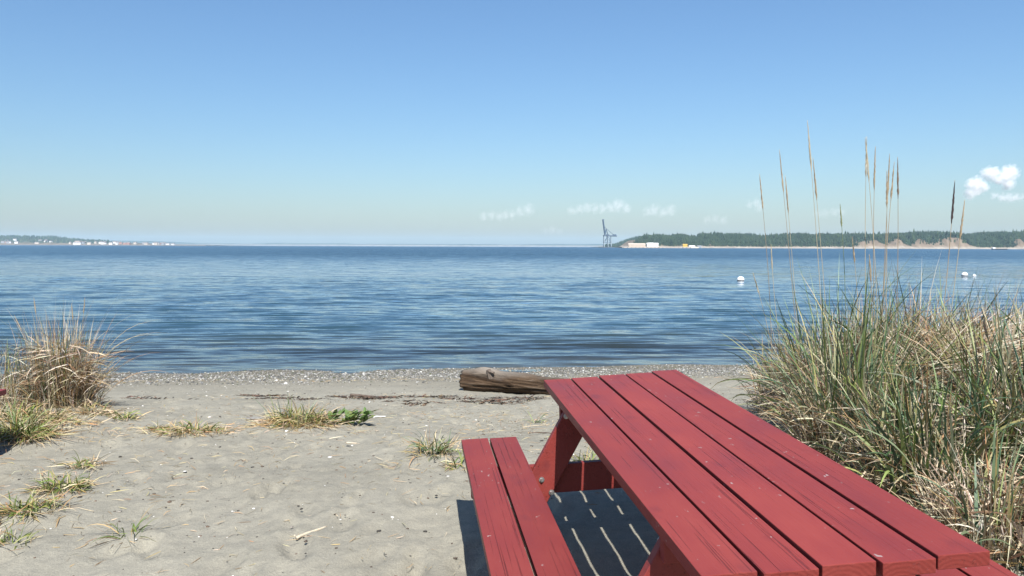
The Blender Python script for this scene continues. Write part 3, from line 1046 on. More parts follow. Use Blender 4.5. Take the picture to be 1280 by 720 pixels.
me = bpy.data.meshes.new('trunk')
nV = len(V)
V += [(0.05, 0, 0.13), (llen + 0.02, 0, z_end + 0.11)]
Fc2 = [(j, (j + 1) % nsg, nV) for j in range(nsg)] + [((nr - 1) * nsg + (j + 1) % nsg, (nr - 1) * nsg + j, nV + 1) for j in range(nsg)]
me.from_pydata(V, [], Fc + Fc2)
for p in me.polygons:
    p.use_smooth = len(p.vertices) == 4
M_log = log_mat()
link('trunk', me, M_log, log_root)
bm = bmesh.new()
add_bar(bm, (0.52, -0.06, 0.20), (0.46, -0.09, 0.345), 0.055, 0.026, 9)
add_bar(bm, (0.46, -0.09, 0.325), (0.58, -0.11, 0.315), 0.026, 0.012, 7)
for v in bm.verts:
    v.co += Vector((random.uniform(-1, 1), random.uniform(-1, 1), random.uniform(-1, 1))) * 0.007
link('branch_stub', bm_mesh('branch_stub', bm), simple_mat('dark_knot_wood', (0.06, 0.045, 0.035), (0.24, 0.19, 0.15), 14, 0.85), log_root)

# ------------------------------------------------------------------ wrack, sticks, shells, litter
wr = [
    (-4.35, 9.35, 0.20, 0.09, 70, 'dark seaweed scrap beside the left grass clump, left of the pair'),
    (-3.95, 9.10, 0.24, 0.08, 80, 'dark seaweed scrap near the left grass clump, right of the pair'),
    (-3.15, 9.95, 0.26, 0.08, 90, 'flat brown seaweed heap, first of the drift line right of the grass'),
    (-2.65, 9.45, 0.42, 0.07, 130, 'long curved seaweed streak on the left part of the drift line'),
    (-2.05, 9.80, 0.20, 0.07, 60, 'short seaweed scrap between the long streak and the reddish heap'),
    (-1.55, 9.70, 0.36, 0.09, 120, 'reddish brown seaweed heap behind the middle tuft'),
    (-1.25, 9.10, 0.22, 0.08, 60, 'thin seaweed scrap just right of the middle tuft'),
    (-0.95, 9.75, 0.26, 0.09, 90, 'brown seaweed heap next to the dark stick'),
    (-0.98, 8.75, 0.22, 0.07, 80, 'low dark seaweed strip nearest the camera'),
    (-0.62, 9.45, 0.24, 0.07, 70, 'small seaweed strip between the stick and the log'),
    (-0.22, 8.95, 0.34, 0.11, 170, 'red-brown seaweed heap in front of the log end'),
    (0.02, 9.30, 0.34, 0.15, 190, 'bushy dark seaweed tangle closest to the log'),
]
for (x, y, rx, ry, n, lab) in wr:
    st = [tuft_set(int(n * 1.25), x, y, rx, WRACK, (0.03, 0.11), (12, 11), (35, 22), (0.006, 0.020), 4, ry * 1.5, sink=0.002, wav=0.8),
          tuft_set(int(n * 0.8), x, y, rx * 1.3, WRACK, (0.03, 0.10), (4, 6), (10, 8), (0.006, 0.014), 3, ry * 1.6, sink=0.0, wav=0.8)]
    me = blades_to_mesh('seaweed', st)
    me.transform(Matrix.Translation((-x, -y, -gz(x, y))))
    o = empty('seaweed_heap', (x, y, gz(x, y)))
    link('strands', me, M_wrack, o)['kind'] = 'stuff'
    tag(o, lab, 'seaweed', 'seaweed heaps along the drift line')


def stick(name, label, a, b, r, m, bendy=0.02, cat='stick', seg=8, flat=1.0):
    bm = bmesh.new()
    a = Vector((a[0], a[1], gz(*a) + r * 0.5))
    b = Vector((b[0], b[1], gz(*b) + r * 0.6))
    rings = []
    n = 9
    d = (b - a).normalized()
    sd = Vector((-d.y, d.x, 0))
    for i in range(n):
        s = i / (n - 1)
        p = a.lerp(b, s) + sd * bendy * math.sin(s * 5) - a
        rr = r * (1 - 0.45 * s) * random.uniform(0.85, 1.15)
        rings.append([bm.verts.new(p + sd * math.cos(6.283 * j / seg) * rr + Vector((0, 0, flat)) * math.sin(6.283 * j / seg) * rr) for j in range(seg)])
    for i in range(n - 1):
        for j in range(seg):
            bm.faces.new((rings[i][j], rings[i][(j + 1) % seg], rings[i + 1][(j + 1) % seg], rings[i + 1][j]))
    bm.faces.new(rings[0][::-1])
    bm.faces.new(rings[-1])
    bmesh.ops.recalc_face_normals(bm, faces=bm.faces)
    o = link(name, bm_mesh(name, bm, True), m)
    o.location = a
    tag(o, label, cat)
    return o


M_dark = simple_mat('dark_stick_wood', (0.07, 0.05, 0.04), (0.17, 0.13, 0.10), 30, 0.85)
M_pale = simple_mat('pale_driftwood', (0.46, 0.38, 0.27), (0.62, 0.54, 0.41), 30, 0.8, stretch=(1, 6, 6))
M_shell = simple_mat('shell_white', (0.62, 0.60, 0.55), (0.80, 0.79, 0.75), 20, 0.5)
stick('stick', 'dark straight stick lying on the drift line', (-2.02, 9.95), (-1.70, 9.83), 0.022, M_dark, 0.004)
stick('stick', 'pale split stick lying on the sand in the lower middle', (-1.06, 3.88), (-0.95, 4.04), 0.009, M_pale, 0.004)
stick('stick', 'thin pale twig beside the split stick', (-1.08, 3.92), (-1.07, 4.06), 0.0035, M_pale, 0.008)
stick('wood_chip', 'small pale flat wood chip below the leafy plant', (-1.24, 5.95), (-1.16, 5.93), 0.016, M_pale, 0.001, 'wood chip', 8, 0.4)
stick('twig', 'long thin brown twig on the sand left of the far table leg', (0.14, 6.62), (0.50, 6.40), 0.007, M_dark, 0.03, 'twig')
stick('twig', 'pale twig above the brown twig near the far table leg', (0.10, 7.02), (0.34, 7.15), 0.005, M_pale, 0.01, 'twig')
stick('twig', 'pale twig behind the small blue-green tuft', (-0.50, 5.85), (-0.34, 5.98), 0.005, M_pale, 0.004, 'twig')
stick('twig', 'short dark twig just left of the far bench corner', (-0.30, 5.72), (-0.20, 5.80), 0.006, M_dark, 0.006, 'twig')
stick('driftwood_piece', 'white bleached driftwood fragment right of the leafy plant', (-1.30, 7.45), (-1.20, 7.52), 0.016, M_shell, 0.015, 'driftwood', 8, 0.6)
stick('driftwood_piece', 'grey half-buried wood piece left of the middle tuft', (-2.42, 7.25), (-2.20, 7.22), 0.028, simple_mat('grey_driftwood', (0.14, 0.13, 0.12), (0.28, 0.27, 0.25), 12, 0.85), 0.01, 'driftwood', 9, 0.6)


def ico(sub=1):
    bm = bmesh.new()
    bmesh.ops.create_icosphere(bm, subdivisions=sub, radius=1)
    V = np.array([v.co[:] for v in bm.verts])
    Fc = np.array([[v.index for v in f.verts] for f in bm.faces])
    bm.free()
    return V, Fc


IV, IF = ico(1)


def scatter_stones(name, P, size, cols, flat=(0.35, 0.8), bury=0.3):
    n = len(P)
    nv = len(IV)
    jit = rng.uniform(0.72, 1.2, (n, nv, 1))
    sc = np.stack([size * rng.uniform(0.7, 1.3, n), size * rng.uniform(0.7, 1.3, n), size * rng.uniform(flat[0], flat[1], n)], 1)
    a = rng.uniform(0, 6.283, n)
    L = IV[None] * jit * sc[:, None, :]
    ca, sa = np.cos(a)[:, None], np.sin(a)[:, None]
    X = L[..., 0] * ca - L[..., 1] * sa
    Y = L[..., 0] * sa + L[..., 1] * ca
    V = np.stack([X, Y, L[..., 2]], -1) + P[:, None, :]
    V[..., 2] += (sc[:, 2] * (1 - 2 * bury) * 0.5)[:, None]
    Fc = (IF[None] + (np.arange(n) * nv)[:, None, None]).reshape(-1, 3)
    cc = np.repeat(cols[:, None, :], nv, 1).reshape(-1, 3)
    return np_mesh(name, V.reshape(-1, 3), Fc, cc, smooth=True)


# shingle band along the water
n = 46000
x = rng.uniform(-11, 11, n)
off = np.where(rng.uniform(0, 1, n) < 0.75, rng.normal(13.75, 0.62, n), rng.uniform(12.2, 15.0, n))
y = off + 0.11 * x + 0.25 * vnoise(x * 0.5, x * 0, 21)
keep = (off > 12.1) & (off < 15.1)
x, y = x[keep], y[keep]
n = len(x)
pal = np.array([[0.30, 0.29, 0.27], [0.18, 0.18, 0.17], [0.42, 0.41, 0.37], [0.62, 0.61, 0.57], [0.10, 0.10, 0.095], [0.28, 0.25, 0.19], [0.09, 0.10, 0.05], [0.40, 0.38, 0.35]])
cols = np.clip(0.72 * pal[rng.choice(8, n, p=[.19, .23, .10, .045, .19, .1, .10, .045])] * rng.normal(1, 0.12, (n, 1)), 0.02, 0.85)
size = rng.lognormal(math.log(0.0085), 0.45, n).clip(0.004, 0.030)
o = link('shingle', scatter_stones('shingle', np.stack([x, y, ground(x, y)], 1), size, cols), M_pebble)
tag(o, 'band of grey and white pebbles and shells along the waterline', 'pebbles', kind='stuff')

# small stones, shells and dark bits scattered on the dry sand
n = 3600
x = rng.uniform(-5, 3, n)
y = 3.4 + 8.5 * rng.uniform(0, 1, n) ** 1.2
pal = np.array([[0.05, 0.045, 0.04], [0.09, 0.07, 0.055], [0.74, 0.72, 0.68], [0.3, 0.27, 0.23], [0.16, 0.11, 0.08]])
cols = np.clip(0.8 * pal[rng.choice(5, n, p=[.36, .25, .12, .12, .15])] * rng.normal(1, 0.1, (n, 1)), 0.02, 0.85)
size = rng.lognormal(math.log(0.0050), 0.55, n).clip(0.0022, 0.016)
keep = ~hits_table(np.stack([x, y, ground(x, y) + 0.005], 1)[:, None, :] + np.array([0, 0, 0.0]))
x, y, cols, size = x[keep], y[keep], cols[keep], size[keep]
o = link('sand_specks', scatter_stones('sand_specks', np.stack([x, y, ground(x, y)], 1), size, cols, (0.25, 0.6)), M_bits)
tag(o, 'tiny dark bits and white shell fragments scattered on the sand', 'litter', kind='stuff')

# straw litter
sets = []
spots = [(-0.8, 6.2, 3.4, 2.9, 2600), (-3.9, 6.3, 0.9, 0.6, 420), (-2.0, 6.55, 0.9, 0.4, 330), (-2.7, 4.6, 0.9, 0.8, 220), (0.3, 6.9, 0.9, 0.5, 170),
         (-0.4, 7.6, 1.5, 0.35, 200), (-0.5, 5.3, 0.5, 0.3, 90), (2.3, 5.0, 0.7, 2.6, 700), (1.9, 7.6, 0.6, 0.9, 200), (0.0, 12.4, 8.0, 0.25, 700), (-3.0, 12.5, 6.0, 0.2, 500), (-1.5, 9.6, 3.2, 0.6, 380), (0.9, 3.9, 0.7, 0.8, 60)]
for (x, y, rx, ry, n) in spots:
    sets.append(tuft_set(n, x, y, rx, np.vstack([STRAW, DRY[:4], STRAW]), (0.025, 0.13), (3, 5), (6, 6), (0.002, 0.005), 3, ry, sink=-0.003, wav=0.5))
o = link('straw_litter', blades_to_mesh('straw_litter', sets), M_blade)
tag(o, 'short bits of dead straw scattered over the sand', 'litter', kind='stuff')

# ------------------------------------------------------------------ buoys
M_buoy = simple_mat('buoy_white', (0.86, 0.86, 0.85), (0.95, 0.95, 0.94), 8, 0.35, 0.5)
M_buoyd = simple_mat('buoy_band', (0.02, 0.025, 0.04), (0.05, 0.05, 0.06), 8, 0.5)


def buoy(x, y, r, label):
    root = empty('mooring_buoy', (x, y, WATER_Z))
    tag(root, label, 'buoy', 'white mooring buoys')
    bm = bmesh.new()
    bmesh.ops.create_uvsphere(bm, u_segments=28, v_segments=18, radius=r)
    for v in bm.verts:
        v.co.z = v.co.z * 0.92 + r * 0.45
    link('float', bm_mesh('float', bm, True), M_buoy, root)
    bm = bmesh.new()
    bmesh.ops.create_cone(bm, cap_ends=False, segments=28, radius1=r * 0.93, radius2=r * 1.015, depth=r * 0.24)
    bmesh.ops.translate(bm, verts=bm.verts, vec=(0, 0, r * 0.2))
    link('band', bm_mesh('band', bm, True), M_buoyd, root)
    bm = bmesh.new()
    add_bar(bm, (0, 0, r * 1.3), (0, 0, r * 1.55), r * 0.09, r * 0.09, 8)
    link('mooring_eye', bm_mesh('eye', bm), M_steel, root)


buoy(15.3, 53.5, 0.235, 'white round mooring buoy floating left of the tall grass')
buoy(36.5, 64.5, 0.235, 'white round mooring buoy floating behind the right end of the grass')
bm = bmesh.new()
bmesh.ops.create_uvsphere(bm, u_segments=12, v_segments=8, radius=0.11)
for v in bm.verts:
    v.co.z += 0.04
    v.co.x *= 1.3
o = link('pickup_float', bm_mesh('pickup_float', bm, True), M_buoy)
o.location = (37.35, 64.6, WATER_Z)
tag(o, 'tiny white pickup float just right of the far buoy', 'buoy')

# ------------------------------------------------------------------ far shores
def ridge_mesh(name, xs, prof, z0=-2.0):
    """prof: list of (dy, function(x)->z) cross-section rows; rows run along xs"""
    V, Fc = [], []
    nx = len(xs)
    for dy, fz in prof:
        yy = dy(xs) if callable(dy) else np.full(nx, dy)
        V.append(np.stack([xs, yy, fz(xs)], 1))
    V = np.vstack(V)
    nyy = len(prof)
    i = (np.arange(nyy - 1)[:, None] * nx + np.arange(nx - 1)[None, :]).ravel()
    Fc = np.stack([i, i + 1, i + 1 + nx, i + nx], 1)
    return np_mesh(name, V, Fc, smooth=True)


def terrain_mat(name, low, mid, high, z1, z2, z3, scale):
    """colour bands of the land itself: beach, bare bluff, scrub"""
    low, mid, high = [tuple(0.74 * q for q in c) for c in (low, mid, high)]
    m, t, b = mat(name, 0.95, 0.1)
    P = nd(t, 'NewGeometry').outputs['Position']
    sp = nd(t, 'SeparateXYZ')
    t.links.new(P, sp.inputs[0])
    n = noise_node(t, P, scale, 5, 0.65)
    z = mathn(t, 'ADD', sp.outputs[2], mathn(t, 'MULTIPLY', mathn(t, 'SUBTRACT', n.outputs[0], 0.5), (z3 - z1) * 0.5))
    mr = nd(t, 'MapRange')
    mr.inputs[1].default_value = z1
    mr.inputs[2].default_value = z3
    t.links.new(z, mr.inputs[0])
    r = ramp(t, mr.outputs[0], [(0.0, low), ((z2 - z1) / (z3 - z1), mid), (1.0, high)])
    gully = noise_node(t, mapping(t, P, (1, 0.3, 0.12)), scale * 5, 4, 0.6)
    col = mixc(t, 0.6, r.outputs[0], ramp(t, gully.outputs[0], [(0.35, (0.55, 0.52, 0.5)), (0.65, (1.25, 1.22, 1.2))]).outputs[0], 'MULTIPLY')
    t.links.new(col, b.inputs['Base Color'])
    return m


def n1(x, s, seed):
    return vnoise(np.asarray(x) * s, np.zeros_like(np.asarray(x, float)), seed)


# wooded island on the right, about 1.8 km out
IY = 1800.0
ixs = np.arange(295, 2100, 6.0)


def bluffness(x):
    return sstep(735, 765, x) * np.clip(0.62 + 0.8 * n1(x, 0.011, 31) + 1.5 * n1(x, 0.04, 34), 0, 1)


def itop(x):
    rise = sstep(288, 330, x)
    return rise * (24 + 3.0 * sstep(700, 1000, x) + 6 * n1(x, 0.012, 33) + 3 * n1(x, 0.04, 38))


def ifoot(x):
    return IY + 16 * n1(x, 0.02, 36) + 10 * n1(x, 0.07, 37)


isl = ridge_mesh('wooded_island', ixs, [
    (lambda x: ifoot(x) - 26, lambda x: 0 * x - 2.0),
    (lambda x: ifoot(x) - 6, lambda x: 0 * x + 1.2),
    (lambda x: ifoot(x), lambda x: 0 * x + 2.4),
    (lambda x: ifoot(x) + 8, lambda x: 2.6 + (itop(x) * 0.30) * bluffness(x)),
    (lambda x: ifoot(x) + 14 + 50 * (1 - bluffness(x)), lambda x: np.maximum(2.5, itop(x) * (0.60 + 0.15 * bluffness(x)))),
    (lambda x: ifoot(x) + 22 + 90 * (1 - bluffness(x)), lambda x: np.maximum(2.5, itop(x) * 0.86)),
    (lambda x: ifoot(x) + 150, lambda x: np.maximum(2.0, itop(x))),
    (lambda x: ifoot(x) + 420, lambda x: np.maximum(2.0, itop(x) * 0.9)),
    (lambda x: ifoot(x) + 520, lambda x: 0 * x - 2.0)])
o = link('wooded_island', isl, terrain_mat('island_ground', (0.40, 0.36, 0.30), (0.235, 0.185, 0.135), (0.175, 0.135, 0.095), 1, 6, 30, 0.02))
tag(o, 'long wooded island with bare tan bluffs across the bay', 'island', kind='structure')


def conifers(name, label, X, Y, Z, H, pal, wid=0.32):
    n = len(X)
    k = 6
    V = []
    Fc = []
    Cc = []
    base = np.stack([X, Y, Z], 1)
    cols = np.clip(pal[rng.integers(0, len(pal), n)] * rng.normal(1, 0.2, (n, 1)), 0.005, 0.4)
    off = 0
    for zz0, zz1, rr in ((0.05, 0.62, 1.0), (0.42, 1.0, 0.66)):
        th = np.linspace(0, 2 * math.pi, k, endpoint=False)[None, :] + rng.uniform(0, 6, (n, 1))
        r = (H * wid * 0.5 * rr)[:, None] * rng.uniform(0.65, 1.25, (n, k))
        ring = np.stack([base[:, 0:1] + r * np.cos(th), base[:, 1:2] + r * np.sin(th), base[:, 2:3] + (H * zz0)[:, None] + rng.uniform(-0.05, 0.05, (n, k)) * H[:, None]], -1)
        tip = base[:, None, :] + np.stack([0 * H, 0 * H, H * zz1], 1)[:, None, :]
        v = np.concatenate([ring, tip], 1)
        V.append(v.reshape(-1, 3))
        i0 = off + np.arange(n)[:, None] * (k + 1)
        f = np.stack([i0 + np.arange(k)[None], i0 + ((np.arange(k) + 1) % k)[None], i0 + k + 0 * np.arange(k)[None]], -1)
        Fc.append(f.reshape(-1, 3))
        Cc.append(np.repeat(cols, k + 1, 0))
        off += n * (k + 1)
    o = link(name, np_mesh(name, np.vstack(V), np.vstack(Fc), np.vstack(Cc)), M_tree)
    tag(o, label, 'wood', kind='stuff')
    return o


M_tree = attr_mat('conifer_foliage', 0.85, 0.15)
CON = np.array([[0.022, 0.040, 0.020], [0.017, 0.033, 0.019], [0.032, 0.050, 0.022], [0.014, 0.027, 0.018]])
n = 15000
X = rng.uniform(300, 1500, n)
dy_ = rng.uniform(0, 1, n) ** 1.3 * 190 + 10
b_ = bluffness(X)
# keep bare bluffs clear: trees there start on the plateau, with a few at the foot
foot_tree = rng.uniform(0, 1, n) < 0.2
gap = (b_ > 0.35) & (dy_ < 24) & ~foot_tree
near_shed = (X < 345) & (dy_ < 14)
k_ = ~(gap | near_shed)
X, dy_, b_ = X[k_], dy_[k_], b_[k_]
f_ = ifoot(X)


def island_z(x, d):
    b = bluffness(x)
    p = np.stack([0 * x, 0 * x + 8, 14 + 50 * (1 - b), 22 + 90 * (1 - b), 0 * x + 150, 0 * x + 420], 1)
    it = itop(x)
    q = np.stack([0 * x + 2.4, 2.6 + it * 0.30 * b, np.maximum(2.5, it * (0.6 + 0.15 * b)), np.maximum(2.5, it * 0.86), np.maximum(2, it), np.maximum(2, it * 0.9)], 1)
    z = q[:, 0].copy()
    for j in range(5):
        s = np.clip((d - p[:, j]) / np.maximum(1e-3, p[:, j + 1] - p[:, j]), 0, 1)
        m = d >= p[:, j]
        z[m] = (q[:, j] + (q[:, j + 1] - q[:, j]) * s)[m]
    return z


Hh = (rng.uniform(8, 14, len(X)) + 5 * n1(X, 0.05, 39) + 4 * n1(X, 0.16, 40)) * np.where(rng.uniform(0, 1, len(X)) < 0.04, 1.3, 1.0) * np.where(dy_ < 22, 0.6, 1)
conifers('conifer_wood', 'dark green conifer wood covering the island across the bay', X, f_ + dy_, island_z(X, dy_) - 0.8, Hh, CON, 0.42)

# second hill behind the crane
hx = np.arange(330, 640, 8.0)


def htop(x):
    return 2 + 34 * sstep(385, 520, x) + 3 * n1(x, 0.02, 41)


o = link('far_wooded_hill', ridge_mesh('far_wooded_hill', hx, [(3000.0, lambda x: 0 * x - 2), (3020.0, lambda x: 0 * x + 2), (3120.0, lambda x: htop(x) * 0.8), (3200.0, htop), (3500.0, lambda x: 0 * x - 2)]),
         terrain_mat('hill_ground', (0.07, 0.085, 0.05), (0.05, 0.07, 0.04), (0.04, 0.06, 0.035), 1, 4, 12, 0.01))
tag(o, 'low wooded hill behind the crane', 'hill', kind='structure')
n = 3000
X = rng.uniform(372, 640, n)
d_ = rng.uniform(25, 220, n)
zz = np.interp(d_, [20, 120, 200, 300], [0, 0.8, 1, 0.9]) * htop(X)
conifers('hill_wood', 'bluish conifer wood on the low hill behind the crane', X, 3000 + d_, zz - 1, rng.uniform(8, 15, n), CON, 0.45)

# town headland on the left, about 4 km out
tx = np.concatenate([np.arange(-4200, -1500, 25.0)])


def ttop(x):
    px = 640 + x / 4.0
    return np.interp(px, [-400, 0, 24, 45, 62, 100, 130, 165, 215, 240], [40, 44, 45, 33, 25, 19, 11, 6, 3, 1]) + 3 * n1(x, 0.006, 51)


TY = 4000.0
o = link('town_headland', ridge_mesh('town_headland', tx, [(TY - 30, lambda x: 0 * x - 2), (TY, lambda x: 0 * x + 3), (TY + 25, lambda x: np.minimum(ttop(x), 10)), (TY + 140, lambda x: np.maximum(ttop(x) * 0.7, 2)), (TY + 300, ttop), (TY + 700, lambda x: ttop(x) * 0.7), (TY + 900, lambda x: 0 * x - 2)]),
         terrain_mat('headland_ground', (0.20, 0.165, 0.13), (0.17, 0.135, 0.09), (0.08, 0.09, 0.05), 2, 8, 18, 0.01))
tag(o, 'low built-up headland on the left horizon', 'headland', kind='structure')


def town_z(x, d):
    t0 = ttop(x)
    return np.where(d < 25, 3 + (np.minimum(t0, 10) - 3) * d / 25, np.where(d < 140, np.minimum(t0, 10) + (np.maximum(t0 * 0.7, 2) - np.minimum(t0, 10)) * (d - 25) / 115, np.maximum(t0 * 0.7, 2) + (t0 - np.maximum(t0 * 0.7, 2)) * np.clip((d - 140) / 160, 0, 1)))


n = 1500
X = rng.uniform(-3000, -2020, n)
d_ = rng.uniform(30, 330, n)
d_ = np.where(ttop(X) < 18, rng.uniform(30, 120, n), d_)
kk = rng.uniform(0, 1, n) < np.clip(ttop(X) / 22, 0.15, 1)
X, d_ = X[kk], d_[kk]
conifers('town_trees', 'dark trees between the houses of the left headland', X, TY + d_, town_z(X, d_) - 1, rng.uniform(7, 14, len(X)), CON * 1.2, 0.75)

hm = {}
for nm, c1, c2 in (('white', (0.66, 0.65, 0.62), (0.78, 0.77, 0.74)), ('cream', (0.52, 0.44, 0.34), (0.6, 0.52, 0.42)), ('brick', (0.32, 0.16, 0.11), (0.4, 0.22, 0.16)), ('grey', (0.26, 0.27, 0.28), (0.36, 0.37, 0.38))):
    hm[nm] = simple_mat('house_wall_' + nm, c1, c2, 0.3, 0.8)
M_roof = simple_mat('house_roof', (0.16, 0.14, 0.13), (0.28, 0.22, 0.2), 0.5, 0.85)


def house(x, y, z, wd, dp, h, wall, rz, label, group=None, name='town_house'):
    root = empty(name, (x, y, z), rz)
    tag(root, label, 'house', group)
    bm = bmesh.new()
    add_box(bm, (-wd / 2, -dp / 2, -2.0), (wd / 2, dp / 2, h))
    link('wall', bm_mesh('wall', bm), hm[wall], root)
    bm = bmesh.new()
    rh = dp * 0.32
    e = 0.5
    v = [bm.verts.new(p) for p in ((-wd / 2 - e, -dp / 2 - e, h + 0.01), (wd / 2 + e, -dp / 2 - e, h + 0.01), (wd / 2 + e, dp / 2 + e, h + 0.01), (-wd / 2 - e, dp / 2 + e, h + 0.01), (-wd / 2 - e, 0, h + rh), (wd / 2 + e, 0, h + rh))]
    for f in ((0, 1, 5, 4), (2, 3, 4, 5), (1, 2, 5), (3, 0, 4), (3, 2, 1, 0)):
        bm.faces.new([v[i] for i in f])
    link('roof', bm_mesh('roof', bm), M_roof, root)
    return root


for i in range(46):
    x = random.uniform(-2570, -1690)
    d = random.uniform(4, 30) if (x > -2150 or random.random() < 0.45) else random.uniform(30, 150)
    z = float(town_z(np.array([x]), np.array([d]))[0])
    wd = random.uniform(9, 20)
    house(x, TY + d, z, wd, random.uniform(8, 11), random.uniform(5, 9), random.choice(['white', 'white', 'cream', 'brick', 'grey']), random.uniform(-0.4, 0.4), 'tiny house of the far waterfront town on the left horizon', 'houses of the far town')
for px_, wd, wl, lab in ((97, 38, 'white', 'long white building at the water on the far left headland'), (139, 17, 'white', 'bright white cabin at the tip of the far left headland'), (46, 14, 'white', 'bright white house halfway up the far left hill'), (6.5, 17, 'white', 'white house at the far left photo edge on the hill'), (112, 18, 'cream', 'cream shed right of the long white building on the headland')):
    x = (px_ - 640) * 4.0
    d = 6.0 if px_ > 60 else 90.0
    house(x, TY + d - 4, float(town_z(np.array([x]), np.array([d]))[0]), wd, 10, 8, wl, 0, lab)

# far pale bluffs closing the bay
fx = np.arange(-6500, 1900, 40.0)


def ftop(x):
    px = 640 + x / 9.0
    return np.interp(px, [-80, 60, 180, 215, 250, 300, 340, 400, 500, 640, 700, 760, 840], [45, 50, 50, 34, 24, 22, 30, 27, 25, 24, 30, 33, 20]) + 7 * n1(x, 0.004, 61)


o = link('far_bluffs', ridge_mesh('far_bluffs', fx, [(9000.0, lambda x: 0 * x - 2), (9020.0, lambda x: 0 * x + 2), (9050.0, lambda x: ftop(x) * (0.5 + 0.5 * n1(x, 0.003, 63))), (9200.0, ftop), (9800.0, lambda x: ftop(x) * 0.8), (9900.0, lambda x: 0 * x - 2)]),
         terrain_mat('far_bluff_ground', (0.34, 0.31, 0.27), (0.24, 0.22, 0.18), (0.05, 0.075, 0.05), 1, 8, 22, 0.004))
tag(o, 'pale hazy bluffs along the horizon', 'hills', kind='structure')

# ------------------------------------------------------------------ naval pier, crane and sheds
M_crane = simple_mat('crane_blue_grey', (0.05, 0.085, 0.13), (0.08, 0.12, 0.17), 0.2, 0.6)
M_crane_lt = simple_mat('crane_leg_pale', (0.28, 0.35, 0.38), (0.38, 0.44, 0.47), 0.2, 0.6)
M_pier = simple_mat('pier_dark', (0.07, 0.07, 0.07), (0.14, 0.13, 0.12), 0.2, 0.9)
CYD = 1700.0
cs = 1.7


def cpx(px, py):
    return Vector(((px - 640) * cs, 0, WATER_Z + (310.3 - py) * cs))


cr = empty('gantry_crane', ((759 - 640) * cs, CYD, 0.9))
tag(cr, 'tall blue-grey dockside gantry crane with its boom raised', 'crane')
o0 = Vector(((759 - 640) * cs, 0, 0.9))


def crane_part(name, segs, m, parent=cr):
    bm = bmesh.new()
    for a, b, r in segs:
        add_bar(bm, a, b, r, r, 6)
    return link(name, bm_mesh(name, bm), m, parent)


def cp(px, py, y=0.0):
    v = cpx(px, py) - o0
    v.y = y
    return v


for yy in (-8, 8):
    for px in (754.6, 759.4, 763.4):
        crane_part('leg', [(cp(px, 309.2, yy), cp(px, 295.2, yy), 0.75)], M_crane_lt)
    crane_part('girder', [(cp(754.0, 295.0, yy), cp(770.0, 295.6, yy), 1.3), (cp(754.6, 304, yy), cp(763.4, 304, yy), 0.7), (cp(754.6, 304, yy), cp(759.4, 296, yy), 0.5), (cp(763.4, 304, yy), cp(759.4, 296, yy), 0.5)], M_crane)
    bo = crane_part('boom', [(cp(755.8, 295.0, yy * 0.6), cp(753.0, 275.2, yy * 0.6), 1.25)], M_crane)
    crane_part('mast', [(cp(755.8, 295, yy * 0.5), cp(757.2, 286.4, yy * 0.2), 0.7), (cp(759.4, 295, yy * 0.5), cp(757.2, 286.4, yy * 0.2), 0.5), (cp(757.2, 286.4, yy * 0.2), cp(768, 295.3, yy * 0.5), 0.22), (cp(757.2, 286.4, yy * 0.2), cp(754.2, 282.6, yy * 0.5), 0.22)], M_crane)
segs = []
for k in range(8):
    s0, s1 = k / 8, (k + 1) / 8
    sg = 1 if k % 2 else -1
    a = cp(755.8 - 2.8 * s0, 295 - 19.8 * s0, sg * 4.8)
    b = cp(755.8 - 2.8 * s1, 295 - 19.8 * s1, -sg * 4.8)
    segs.append((a, b, 0.6))
segs.append((cp(752.0, 275.3, 0), cp(754.6, 275.3, 0), 0.9))
crane_part('boom_bracing', segs, M_crane)
for px0, px1, lab in ((757.4, 760.6, 'machinery_house'), (765.5, 769.5, 'counterweight')):
    bm = bmesh.new()
    a, b = cp(px0, 296.2, -5), cp(px1, 293.6, 5)
    add_box(bm, (min(a.x, b.x), -5, min(a.z, b.z)), (max(a.x, b.x), 5, max(a.z, b.z)))
    link(lab, bm_mesh(lab, bm), M_crane, cr)
crane_part('cross_tie', [(cp(px, 296, -8), cp(px, 296, 8), 0.8) for px in (754.6, 759.4, 763.4)] + [(cp(px, 308.6, -8), cp(px, 308.6, 8), 0.8) for px in (754.6, 759.4, 763.4)], M_crane)

pr = empty('pier', ((790 - 640) * cs, CYD, WATER_Z))
tag(pr, 'long low dark pier under the crane', 'pier')
bm = bmesh.new()
add_box(bm, ((748 - 790) * cs, -12, 1.0), ((862 - 790) * cs, 12, 1.75))
link('deck', bm_mesh('deck', bm), M_pier, pr)
for k in range(24):
    bm = bmesh.new()
    xx = (749 - 790) * cs + k * 8.3
    add_bar(bm, (xx, -10.5, -3), (xx, -10.5, 1.05), 0.6, 0.6, 6)
    link('piling', bm_mesh('piling', bm), M_pier, pr)

